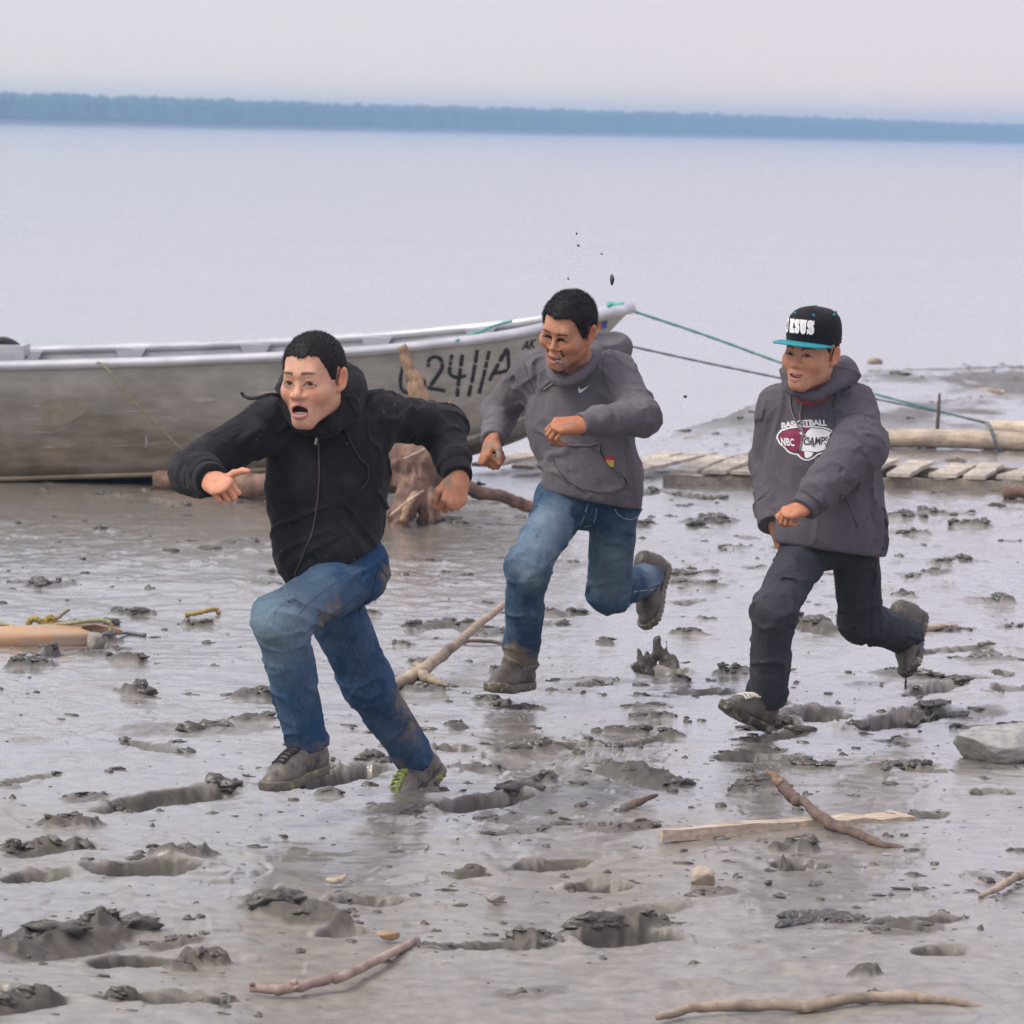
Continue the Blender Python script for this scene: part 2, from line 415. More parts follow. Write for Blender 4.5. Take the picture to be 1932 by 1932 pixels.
        if want_torn_shade and kind != 'soft':
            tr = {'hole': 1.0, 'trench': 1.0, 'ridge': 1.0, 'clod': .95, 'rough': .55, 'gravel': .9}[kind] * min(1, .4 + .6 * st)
            torn[m] = np.maximum(torn[m], tr * sstep(1.15, .92, r + .25 * nz))  # turned mud, plus shade painted into the holes and trenches
    if want_torn_shade: torn = np.maximum(torn, .95 * sstep(24, 27, y) * sstep(-.35, .1, fbm(x * 1.6, y * .9, oct=4, seed=95)))
    return (z, torn) if want_torn_shade else z
# scattered extra prints further off, on the churned right-hand side
_rp = random.Random(5)
for _k in range(130):
    _px = _rp.uniform(-60, 1990); _py = 930 + 560 * _rp.random() ** 1.3
    if _rp.random() > (0.35 + 0.65 * _px / 1932): continue
    PRINTS.append((_px, _py, _rp.uniform(25, 100) * (0.5 + _py / 1900), _rp.choice(['clod', 'rough', 'ridge', 'trench', 'clod']), _rp.uniform(.4, 1.0), _rp.uniform(-.25, .3)))
for _k in range(46):                                         # more of the trodden tracks, nearer the camera
    _px = _rp.uniform(-40, 1970); _py = _rp.uniform(1080, 1900)
    if _px < 950 and _rp.random() < .45: continue
    PRINTS.append((_px, _py, _rp.uniform(70, 150) * (_py / 1700), _rp.choice(['hole', 'trench', 'trench', 'ridge', 'soft', 'soft', 'rough']), _rp.uniform(.4, 1.0), _rp.uniform(.0, .4)))
for _k in range(60):
    PRINTS.append((_rp.uniform(1180, 2000), _rp.uniform(700, 930), _rp.uniform(30, 130), _rp.choice(['rough', 'clod', 'ridge']), _rp.uniform(.3, .7), 0))

def build_ground():
    rows = [-15, -5, 0, 3, 5, 6.2, 7]
    y = 7.4
    while y < 38:
        rows.append(y); y += max(0.0105, y * y / (CAM_H * 3975) * 0.98)
    rows += [39, 41, 44, 48, 55, 70]
    rows = np.array(rows, np.float32)
    nu = 860; u = np.linspace(-1, 1, nu)
    out = np.array([1.25, 1.7, 2.6, 5, 12, 30])
    u = np.concatenate([-out[::-1], u, out]).astype(np.float32)
    Y = np.repeat(rows[:, None], len(u), 1)
    half = np.maximum(0.150 * np.maximum(rows, 7) + 0.12, 1.0)
    X = half[:, None] * u[None]
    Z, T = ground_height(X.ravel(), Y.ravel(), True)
    V = np.stack([X.ravel(), Y.ravel(), Z], 1)
    r, c = len(rows), len(u)
    i = np.arange(r * c).reshape(r, c)
    Fq = np.stack([i[:-1, :-1], i[:-1, 1:], i[1:, 1:], i[1:, :-1]], -1).reshape(-1, 4)
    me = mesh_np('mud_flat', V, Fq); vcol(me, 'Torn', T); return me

def mud_material(name='wet_mud', wet=1.0, alb=1.0, bmp=.38):
    m, nt, nd, lk, b = nmat(name)
    n1 = noise_node(nt, 1.1, 4, .6, stretch=(1, .7, 1)); n2 = noise_node(nt, 16, 5, .68); n3 = noise_node(nt, 130, 2, .6)
    c1 = ramp(nt, n1.outputs[0], [(.32, tuple(k * alb for k in (.210, .198, .178))), (.5, tuple(k * alb for k in (.248, .234, .208))), (.68, tuple(k * alb for k in (.250, .226, .188)))])
    c2 = ramp(nt, n2.outputs[0], [(.3, (.6, .6, .6)), (.7, (1.2, 1.18, 1.15))])
    cc = mixc(nt, 1.0, c1.outputs[0], c2.outputs[0], 'MULTIPLY')
    tn = attr(nt, 'Torn'); lk.new(mixc(nt, tn.outputs['Fac'], cc, mixc(nt, 1.0, cc, (.36, .345, .32), 'MULTIPLY')), b.inputs['Base Color'])     # freshly turned mud is darker and dull; shade in prints is painted too
    # the beach dries out towards its upper end (towards the camera)
    tc = nt.nodes.new('ShaderNodeTexCoord'); sp = nt.nodes.new('ShaderNodeSeparateXYZ'); lk.new(tc.outputs['Object'], sp.inputs[0])
    dry = nt.nodes.new('ShaderNodeMapRange'); dry.inputs['From Min'].default_value = 13; dry.inputs['From Max'].default_value = 8.6
    lk.new(sp.outputs['Y'], dry.inputs['Value'])
    a1 = nt.nodes.new('ShaderNodeMath'); a1.operation = 'MULTIPLY_ADD'; a1.inputs[1].default_value = 1.8; a1.inputs[2].default_value = -.95; lk.new(n1.outputs[0], a1.inputs[0])
    a2 = nt.nodes.new('ShaderNodeMath'); a2.operation = 'ADD'; a2.use_clamp = True; lk.new(dry.outputs[0], a2.inputs[0]); lk.new(a1.outputs[0], a2.inputs[1])
    rr = ramp(nt, a2.outputs[0], [(0, (.21,) * 3), (.5, (.32,) * 3), (1, (.5,) * 3)]); ra_ = nt.nodes.new('ShaderNodeMath'); ra_.operation = 'MULTIPLY_ADD'; ra_.inputs[1].default_value = .25; ra_.use_clamp = True; lk.new(tn.outputs['Fac'], ra_.inputs[0]); lk.new(rr.outputs[0], ra_.inputs[2]); lk.new(ra_.outputs[0], b.inputs['Roughness'])
    cw = ramp(nt, a2.outputs[0], [(0, (1.0 * wet,) * 3), (.5, (.75 * wet,) * 3), (1, (.3 * wet,) * 3)]); inv = nt.nodes.new('ShaderNodeMath'); inv.operation = 'MULTIPLY_ADD'; inv.inputs[1].default_value = -1.0; inv.inputs[2].default_value = 1.0; lk.new(tn.outputs['Fac'], inv.inputs[0])
    cwm = nt.nodes.new('ShaderNodeMath'); cwm.operation = 'MULTIPLY'; lk.new(cw.outputs[0], cwm.inputs[0]); lk.new(inv.outputs[0], cwm.inputs[1]); lk.new(cwm.outputs[0], b.inputs['Coat Weight'])
    b.inputs['Specular IOR Level'].default_value = 0.6
    b.inputs['Coat Roughness'].default_value = 0.19; b.inputs['Coat IOR'].default_value = 1.5
    ad = nt.nodes.new('ShaderNodeMath'); ad.operation = 'MULTIPLY_ADD'; ad.inputs[1].default_value = 0.25
    lk.new(n3.outputs[0], ad.inputs[0]); lk.new(n2.outputs[0], ad.inputs[2])
    bp = bump(nt, b, ad.outputs[0], bmp, 0.007); lk.new(bp.outputs[0], b.inputs['Coat Normal'])
    return m
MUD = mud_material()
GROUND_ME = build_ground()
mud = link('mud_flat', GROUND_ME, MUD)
tag(mud, 'wet grey river mud covered in footprints and torn clods', kind='structure')

# torn lumps and crumbs of mud lying on the flat: nobody could count them
def ground_z(x, y):
    return float(ground_height(np.array([x], np.float32), np.array([y], np.float32))[0])
def lump_shapes():
    out = []
    for k in range(10):
        bm = bmesh.new(); bmesh.ops.create_icosphere(bm, subdivisions=3 if k < 5 else (2 if k < 8 else 1), radius=1)
        P = np.array([v.co[:] for v in bm.verts], np.float32)
        f = 1 + .75 * fbm(P[:, 0] * 1.5 + k * 9, P[:, 1] * 1.5, P[:, 2] * 1.5, oct=3, seed=k) + ((.50 * (1 - 2.4 * np.abs(vnoise(P[:, 0] * 2.2, P[:, 1] * 2.2 + k, P[:, 2] * 3.2, seed=k + 40))) + .22 * (1 - 2.4 * np.abs(vnoise(P[:, 0] * 5, P[:, 1] * 5 + k, P[:, 2] * 6, seed=k + 60)))) if k < 8 else 0); f = np.maximum(f, .3)
        P = P * f[:, None]; Fc = np.array([[v.index for v in fc.verts] for fc in bm.faces]); bm.free(); out.append((P, Fc))
    return out
def build_clods():
    S = lump_shapes(); rnd = random.Random(12); items = []
    for n, (px, py, w, kind, st, tilt) in enumerate(PRINTS):
        c = ground(px, py); an = print_angle(c, tilt); L = w * c.y / FPX * .5 / max(math.cos(an), .55)
        if kind not in ('clod', 'ridge', 'trench', 'gravel', 'rough') or L < .02: continue
        cnt = {'clod': 7, 'ridge': 6, 'trench': 4, 'gravel': 22, 'rough': 3}[kind]
        far = py < 930
        for q in range(1 if far else cnt):
            if kind in ('clod', 'rough'):
                u = rnd.gauss(0, .42); v = rnd.gauss(0, .35) * (.6 if kind == 'clod' else 1)
            elif kind == 'gravel': u = rnd.uniform(-1, 1); v = rnd.uniform(-1, 1) * .7
            else: u = rnd.uniform(-1, 1) if kind == 'ridge' else rnd.choice((-1, 1)) * rnd.uniform(.7, 1.15); v = rnd.gauss(.25, .15)
            s = L * rnd.uniform(.05, .17) * (1.0 if kind == 'clod' else .75) * (.7 + .3 * st)
            if kind == 'gravel': s = rnd.uniform(.008, .022)
            s = min(max(s, .006), .055)
            W = min(L * .6, .13)
            x = c.x + u * L * math.cos(an) - v * W * math.sin(an); y = c.y + u * L * math.sin(an) + v * W * math.cos(an)
            items.append((x, y, s, rnd.randrange(5) if s > .012 else rnd.randrange(5, 8)))
    for q in range(3200):                                   # crumbs, thicker where the mud is trodden
        py = 900 + 1030 * rnd.random(); px = rnd.uniform(-80, 2010)
        c = ground(px, py)
        if fbm(np.array([c.x * .9]), np.array([c.y * .6]), oct=2, seed=77)[0] + rnd.uniform(-.5, .5) < 0: continue
        s = .0028 + .008 * rnd.random() ** 3
        items.append((c.x, c.y, s * (1 + .03 * (c.y - 9)), 8 + rnd.randrange(2) if s < .007 else rnd.randrange(5, 8)))
    X = np.array([i[0] for i in items], np.float32); Y = np.array([i[1] for i in items], np.float32); Z = ground_height(X, Y)
    V = []; F = []; b = 0
    for (x, y, s, k), z in zip(items, Z):
        P, Fc = S[k]; a = rnd.gauss(0, .5) if rnd.random() < .75 else rnd.uniform(0, 2 * PI); ca, sa = math.cos(a), math.sin(a)
        sx, sy, sz = s * rnd.uniform(.9, 2.6), s * rnd.uniform(.6, 1.2), s * rnd.uniform(.45, 1.0)
        t = rnd.uniform(-.5, .5)
        Q = P * (sx, sy, sz); Q = np.stack([Q[:, 0], Q[:, 1] * math.cos(t) - Q[:, 2] * math.sin(t), Q[:, 1] * math.sin(t) + Q[:, 2] * math.cos(t)], 1)
        V.append(np.stack([Q[:, 0] * ca - Q[:, 1] * sa + x, Q[:, 0] * sa + Q[:, 1] * ca + y, Q[:, 2] + z - sz * .25], 1)); F.append(Fc + b); b += len(P)
    return mesh_np('mud_clods', np.concatenate(V), np.concatenate(F))
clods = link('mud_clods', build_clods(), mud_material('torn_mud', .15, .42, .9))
tag(clods, 'torn lumps and crumbs of mud strewn over the flat', 'mud', kind='stuff')

# the river
def water_material():
    m, nt, nd, lk, b = nmat('silty_water')
    n0 = noise_node(nt, .02, 3, .5, stretch=(1, .25, 1))
    r = ramp(nt, n0.outputs[0], [(.3, (.34, .335, .33)), (.7, (.37, .36, .35))]); lk.new(r.outputs[0], b.inputs['Base Color'])
    b.inputs['Roughness'].default_value = 0.13; b.inputs['IOR'].default_value = 1.33
    n1 = noise_node(nt, 1.1, 4, .6, stretch=(.55, 1, 1)); n2 = noise_node(nt, .12, 3, .5, stretch=(.3, 1, 1))
    ad = nt.nodes.new('ShaderNodeMath'); ad.operation = 'MULTIPLY_ADD'; ad.inputs[1].default_value = 3.0
    lk.new(n2.outputs[0], ad.inputs[0]); lk.new(n1.outputs[0], ad.inputs[2])
    bump(nt, b, ad.outputs[0], 0.30, 0.05)
    return m
_w = MB(); _w.add([(-2500, 20, WATER_Z), (2500, 20, WATER_Z), (2500, 2600, WATER_Z), (-2500, 2600, WATER_Z)], [(0, 1, 2, 3)])
river = _w.build('river', water_material(), smooth=False)
tag(river, 'wide calm pale grey river behind the beached boat', kind='structure')

# the far bank: a low shore strip and a wood that reads as one band
def bank_y(x): return 1560 + 1.9 * x
def build_bank():
    xs = np.linspace(-700, 900, 161); V = []
    for x in xs:
        yb = bank_y(x)
        V += [(x, yb - 4 + 3 * math.sin(x * .05), WATER_Z - .3), (x, yb + 6, 0.9), (x, yb + 160, 1.4)]
    i = np.arange(len(xs) * 3).reshape(-1, 3)
    Fq = np.concatenate([np.stack([i[:-1, k], i[1:, k], i[1:, k + 1], i[:-1, k + 1]], -1) for k in (0, 1)])
    return mesh_np('far_bank', np.array(V), Fq)
bank = link('far_bank', build_bank(), simple('bank_silt', (.22, .19, .15), .9, scale=.05))
tag(bank, 'low silt bank along the far side of the river', kind='structure')
def build_wood():
    rnd = random.Random(3); V = []; F = []; C = []
    def cone_tree(x, y, z, h, r, col):
        k = 6; b = len(V); a0 = rnd.random() * 6
        for lv, (zz, rr) in enumerate(((.06, .55), (.2, 1.0), (.5, .68), (.86, .55))):
            for q in range(k):
                an = a0 + 2 * PI * q / k + lv * .5; j = rnd.uniform(.72, 1.25)
                V.append((x + math.cos(an) * r * rr * j, y + math.sin(an) * r * rr * j, z + zz * h)); C.append(col)
        V.append((x, y, z + h)); C.append(col)
        for lv in range(3):
            for q in range(k):
                q2 = (q + 1) % k; F.append((b + lv * k + q, b + lv * k + q2, b + (lv + 1) * k + q2, b + (lv + 1) * k + q))
        for q in range(k): F.append((b + 3 * k + q, b + 3 * k + (q + 1) % k, b + 4 * k, b + 4 * k))
    for i in range(4200):
        x = rnd.uniform(-420, 560); row = rnd.random(); y = bank_y(x) + 8 + row * 60
        big = 1 + .02 * math.sin(x * .021)
        h = rnd.uniform(8.6, 9.9) * big * (.84 + .20 * row); 
        if rnd.random() < .02: h *= 1.08
        g = rnd.uniform(.75, 1.25); spruce = rnd.random() < .2
        cone_tree(x, y, .9, h, rnd.uniform(1.2, 1.8) if spruce else rnd.uniform(2.4, 3.8), (.035 * g, .062 * g, .028 * g) if spruce else (.06 * g, .10 * g, .035 * g))
    me = bpy.data.meshes.new('far_wood'); F = [f if f[2] != f[3] else f[:3] for f in F]
    me.from_pydata(V, [], F); me.update(); vcol(me, 'Col', np.array(C)); return me
def leaf_material():
    m, nt, nd, lk, b = nmat('far_foliage'); a = attr(nt, 'Col'); n = noise_node(nt, .8, 3)
    r = ramp(nt, n.outputs[0], [(.35, (.6, .6, .6)), (.65, (1.3, 1.3, 1.3))])
    lk.new(mixc(nt, 1, a.outputs['Color'], r.outputs[0], 'MULTIPLY'), b.inputs['Base Color']); b.inputs['Roughness'].default_value = .9
    return m
wood = link('far_wood', build_wood(), leaf_material())
tag(wood, 'hazy blue band of forest along the far river bank', 'wood', kind='stuff')

# smoke haze over the river
hz = MB(); hz.box((100, 1050, 6.0), (2400, 2250, 15.0))
mh, nt, nd, lk, b = nmat('smoke_haze'); nd.remove(b)
pv = nd.new('ShaderNodeVolumePrincipled'); pv.inputs['Color'].default_value = (0.42, 0.68, 1.0, 1); pv.inputs['Density'].default_value = 0.00086
pv.inputs['Anisotropy'].default_value = 0.0
lk.new(pv.outputs[0], nd['Material Output'].inputs['Volume'])
haze = hz.build('haze', mh, smooth=False)
tag(haze, 'thin blue smoke haze over the river', kind='stuff')
# ================================================================== PEOPLE
def nrm(a): a = np.asarray(a, float); return a / (np.linalg.norm(a) + 1e-9)
def frame(fwd, up):
    f = nrm(fwd); u = np.asarray(up, float); l = nrm(np.cross(u, f)); u = np.cross(f, l)
    return l, f, u                      # subject's left, forward, up
def stretch_noise(P, d, f1, f2, seed):
    """Ridged folds: frequency f1 along direction d, f2 across it."""
    d = nrm(d).astype(np.float32); a = np.array([0, 0, 1.0]) if abs(d[2]) < .8 else np.array([1.0, 0, 0])
    u = nrm(np.cross(d, a)).astype(np.float32); w = np.cross(d, u).astype(np.float32)
    x, y, z = P @ d, P @ u, P @ w
    wx = vnoise(y * 5, z * 5, x * 4, seed + 5); wy = vnoise(x * 4.5, y * 4, z * 4, seed + 7)
    n = vnoise(x * f1 + wx * .9 + wy * .7 + seed * 1.7, y * f2 + .3, z * f2 - .7, seed)
    m = vnoise(x * f1 * 1.9 + wy * 1.6 + seed, y * f2 * 1.5, z * f2 * 1.5, seed + 9)
    ridge = np.clip(1 - np.abs(n - .08) / .32, 0, 1) ** 1.4; crease = np.clip(1 - np.abs(m + .1) / .22, 0, 1) ** 1.3
    return 1.25 * ridge - .75 * crease * sstep(-.2, .3, n) - .25
class Field:
    """Sum of tapered capsules blended together, with folds and cuts."""
    def __init__(s): s.parts = []; s.cuts = []; s.folds = []; s.lo = None; s.hi = None
    def grow(s, A, r):
        A = np.asarray(tuple(A), float)
        s.lo = A - r if s.lo is None else np.minimum(s.lo, A - r); s.hi = A + r if s.hi is None else np.maximum(s.hi, A + r)
    def seg(s, A, B, ra, rb, k=.04, fd=None, fl=1.0, cut=None, folds=()):
        """folds: list of (t-centre, t-width, amp, f_along, f_across, seed)."""
        A = v3(A); B = v3(B); s.parts.append((A, B, ra, rb, k, fd, fl, cut, folds)); s.grow(A, ra + .05); s.grow(B, rb + .05)
    def ball(s, C, r, k=.03): s.parts.append((v3(C), None, r, 0, k, None, 1, None, ())); s.grow(C, np.max(r) + .04)
    def cut(s, p, n, k=.01): s.cuts.append((v3(p), nrm(n).astype(np.float32), k))
    def fold(s, C, R, d, f1, f2, amp, seed): s.folds.append((v3(C), R, d, f1, f2, amp, seed))
    sub = None
    def __call__(s, P):
        D = None
        lo = P.min(0); hi = P.max(0); cb = (lo + hi) / 2; rb_ = float(np.linalg.norm(hi - lo)) / 2
        for (A, B, ra, rb, k, fd, fl, cut, folds) in s.parts:
            if rb_ < .25:
                if B is None: gap = np.linalg.norm(cb - A) - float(np.max(ra))
                else:
                    ab = B - A; tt = np.clip((cb - A) @ ab / (ab @ ab + 1e-9), 0, 1); gap = np.linalg.norm(cb - A - tt * ab) - max(ra, rb)
                if gap > rb_ + .11: continue
            if B is None: d = ell(P, A, np.broadcast_to(np.asarray(ra, np.float32), 3))
            else:
                d, t = cone(P, A, B, ra, rb, fd, fl)
                ax = (B - A)
                if folds:
                    nearm = np.abs(d) < .035
                    if nearm.any():
                        Pn = P[nearm]; tn = t[nearm]; dn = d[nearm].copy()
                        for (tc, tw, amp, f1, f2, sd) in folds:
                            wt = np.exp(-((tn - tc) / tw) ** 2); g_ = wt > .08
                            if g_.any(): dn[g_] -= amp * wt[g_] * stretch_noise(Pn[g_] - A, ax, f1, f2, sd)
                        d = d.copy(); d[nearm] = dn
                if cut is not None:
                    c = (P - (A + ax * cut)) @ nrm(ax).astype(np.float32); d = smax(d, c, .008)
            D = d if D is None else smin(D, d, k)
        if D is None: return np.full(len(P), .2, np.float32)
        for (C, R, dd, f1, f2, amp, sd) in s.folds:
            if np.linalg.norm(cb - C) > R + rb_: continue
            q = np.linalg.norm(P - C, axis=1)
            m = (q < R) & (np.abs(D) < .04)
            if m.any():
                D = D.copy(); D[m] -= amp * sstep(R, R * .45, q[m]) * stretch_noise(P[m] - C, dd, f1, f2, sd)
        for (p, n, k) in s.cuts: D = smax(D, (P - p) @ n, k)
        if s.sub is not None: D = s.sub(P, D)
        return D
    def mesh(s, h):
        return mesh_field(s, s.lo - .02, s.hi + .02, h)
def bvh_of(V, Q): return BVHTree.FromPolygons([Vector(v) for v in V], [tuple(q) for q in Q])
def on_surf(bvh, px, py, off=.003, strict=False):
    d = ray(px, py).normalized(); o = Vector((0, 0, CAM_H))
    hit, nn, i, dist = bvh.ray_cast(o, d)
    if hit is None:
        if strict: return None, None
        c = [bvh.find_nearest(o + d * (k * .25)) for k in range(34, 92)]; hit, nn, i, dist = min(c, key=lambda q: q[3])
    if nn.dot(d) > 0: nn = -nn
    return hit + nn * off, nn

# ---------------------------------------------------------------- hands
def hand_field(W, d, n, side, curl, thumb, scale=1.0, spread=0.0, forearm=None):
    """W wrist, d pointing direction, n back-of-hand normal, side=+1 if the thumb is on +cross(n,d)."""
    d = nrm(d); n = nrm(n - np.dot(n, d) * d); s = np.cross(n, d) * side
    W = np.asarray(tuple(W), float); F = Field(); S = scale
    def pt(x, y, z): return W + S * (d * x + s * y + n * z)
    if forearm is not None: F.seg(forearm, pt(.0, 0, 0), .034 * S, .027 * S, .02, n, .8)
    F.seg(pt(-.01, 0, 0), pt(.03, 0, 0), .025 * S, .031 * S, .02, n, .75)
    F.seg(pt(.025, 0, 0), pt(.074, -.001, .002), .031 * S, .0355 * S, .016, n, .40)
    F.seg(pt(.018, .014, -.011), pt(.050, .024, -.011), .013 * S, .014 * S, .014)      # ball of the thumb
    F.seg(pt(.02, -.020, -.009), pt(.068, -.025, -.007), .011 * S, .011 * S, .014)
    L = [(.043, .027, .021), (.047, .031, .022), (.043, .029, .021), (.035, .022, .019)]
    Y = [.030, .0105, -.0095, -.0285]; X = [.083, .088, .085, .077]; R = [.0098, .0100, .0094, .0084]
    nails = []
    for q in range(4):
        c = curl[q]; p = pt(X[q], Y[q], .001); a = 0; yaw = spread * (1.5 - q) * .5
        F.seg(pt(.045, Y[q] * .8, .006), p + n * .002 * S, .007 * S, R[q] * 1.10 * S, .007)
        for j in range(3):
            a += c[j]; v = (d * math.cos(a) - n * math.sin(a)) * math.cos(yaw) + s * math.sin(yaw)
            p2 = p + v * L[q][j] * S; r0 = R[q] * (1 - .09 * j) * S; F.seg(p, p2, r0, r0 * .92, .0025); 
            if j == 2: nails.append((p2, v))
            p = p2
    p = pt(.030, .030, -.010)
    for j, (dx, dy, dz, ln) in enumerate(thumb):
        v = nrm(d * dx + s * dy + n * dz); p2 = p + v * ln * S; F.seg(p, p2, (.0125 - .0012 * j) * S, (.0112 - .0012 * j) * S, .006); p = p2
    return F
FIST = [(1.35, 1.5, .9), (1.4, 1.5, .9), (1.4, 1.5, .9), (1.4, 1.45, .9)]
HALF = [(.7, 1.1, .7), (.85, 1.15, .7), (.95, 1.2, .7), (1.0, 1.2, .7)]

# ---------------------------------------------------------------- heads
def head_field(P, o):
    """P in head space (x subject's left, y forward, z up; eyes at z = 0). o holds the expression."""
    x, y, z = P[:, 0], P[:, 1], P[:, 2]; ax = np.abs(x)
    Q = np.stack([ax, y, z], 1)
    D = ell(P, (0, -.012, .031), (.0755, .096, .087))
    D = smin(D, ell(P, (0, .020, -.036), (.0690, .066, .072)), .03)
    jw = o.get('jaw', 1.0); drop = o.get('drop', 0.0)
    D = smin(D, cone(Q, (.050 * jw, -.006, -.052 - drop * .4), (.013, .066, -.095 - drop), .021, .0185)[0], .03)
    D = smin(D, cone(P, (-.010, .069, -.096 - drop), (.010, .069, -.096 - drop), .0185, .0185)[0], .02)
    ck = o.get('cheek', 0.0)
    D = smin(D, ell(Q, (.043, .050 + .004 * ck, -.030 + .006 * ck), (.027 + .002 * ck, .030 + .003 * ck, .027)), .022)
    D = smin(D, cone(P, (-.030, .0715, .020), (.030, .0715, .020), .0155, .0155)[0], .025)
    # eye sockets, lids
    D = smax(D, -ell(Q, (.031, .1000, .003), (.021, .0120, .011)), .018)
    D = smin(D, ell(Q, (.0315, .0725, -.0005), (.0185, .0150, .0140)), .010)
    sl = o['eye']                                        # half opening of the lids
    zl = z - (-.001 + o.get('eyez', 0)) + (ax - .0315) ** 2 * o.get('eyecurve', 8) - (ax - .0315) * o.get('eyeslant', .08)
    slit = np.sqrt(((ax - .0315) / .0165) ** 2 + (zl / sl) ** 2 + ((y - .087) / .010) ** 2) - 1
    D = smax(D, -slit * .0022, .0016)
    crease = np.sqrt(((ax - .0315) / .017) ** 2 + ((zl - .0065) / .0012) ** 2 + ((y - .086) / .009) ** 2) - 1
    D = smax(D, -crease * .0004, .002)
    # nose
    N_ = cone(P, (0, .077, .006), (0, .095, -.029), .0080, .0110)[0]
    N_ = smin(N_, ell(P, (0, .0970, -.0325), (.0130, .0120, .0110)), .008)
    nw = o.get('nosew', 1.0)
    N_ = smin(N_, ell(Q, (.0140 * nw, .0880, -.036), (.0090 * nw, .0110, .0080)), .007)
    N_ = smax(N_, -ell(Q, (.0068, .0955, -.0440), (.0034, .0050, .0028)), .003)
    D = smin(D, N_, .008)
    # mouth: muzzle, lips, opening
    mz = o['mz']; mw = o['mw']; mo = o['mo']; up = o.get('smile', 0.0); md = -.0005
    D = smin(D, ell(P, (0, .074, mz), (.030, .022, .025 + .6 * mo)), .02)
    D = smax(D, -ell(P, (0, .101, -.0535), (.0035, .005, .007)), .004)
    cz = mz + up * (ax / mw) ** 2
    yl = .092 - 9.0 * x * x
    tt = np.clip(ax / mw, 0, 1); hw = np.sqrt(np.maximum(1 - tt ** 2, 0))
    def lip(zc, r):
        return np.sqrt((np.maximum(ax - mw * .92, 0)) ** 2 + (y - yl) ** 2 + (z - zc) ** 2) - r * (.45 + .55 * hw)
    ul = lip(cz + (mo + .003) * hw + .001 * np.cos(ax * 300) * hw, .0062); ll = lip(cz - (mo + .0045) * hw, .0072)
    D = smin(D, np.minimum(ul, ll), .005)
    hole = np.maximum(np.abs(z - cz) - mo * hw, ax - mw * .97)
    hole = np.maximum(hole, .070 - y)
    if mo > .002: D = smax(D, -hole, .003)
    else: D = smax(D, -np.sqrt((ax / mw) ** 2 + ((z - cz) / .0016) ** 2 + ((y - yl - .004) / .006) ** 2) * .0012 + .0012, .001)
    if o.get('naso', 0):                                  # folds beside a smiling mouth
        f = np.abs(ax - (.019 + (-.036 - z) * .42)) ; fold = np.sqrt((f / .0035) ** 2 + ((z + .052) / .020) ** 2 + ((y - .082) / .022) ** 2) - 1
        D = smax(D, -fold * .0016 * o['naso'], .005)
    if o.get('frown', 0):                                 # raised forehead lines
        D = D + .0007 * o['frown'] * np.exp(-((z - .050) / .012) ** 2) * (y > .05) * np.sin(z * 900) * np.exp(-(ax / .04) ** 2)
    # ears
    er = np.stack([ax - .0745, y + .014 + .25 * (z + .004), z + .004], 1)
    E = ell(er - v3((.0095, -.004, 0)), (0, 0, 0), (.0085, .0215, .0310))
    E = np.maximum(E, -(er[:, 0] - .0 + .35 * er[:, 1]) - .006)
    E = smin(E, ell(er, (.004, .008, -.026), (.008, .010, .010)), .006)
    E = smax(E, -ell(er, (.0165, .0045, .001), (.0105, .0130, .0225)), .003)
    E = smin(E, ell(er, (.0065, .012, -.006), (.004, .006, .008)), .004)
    D = smin(D, E, .006)
    return D
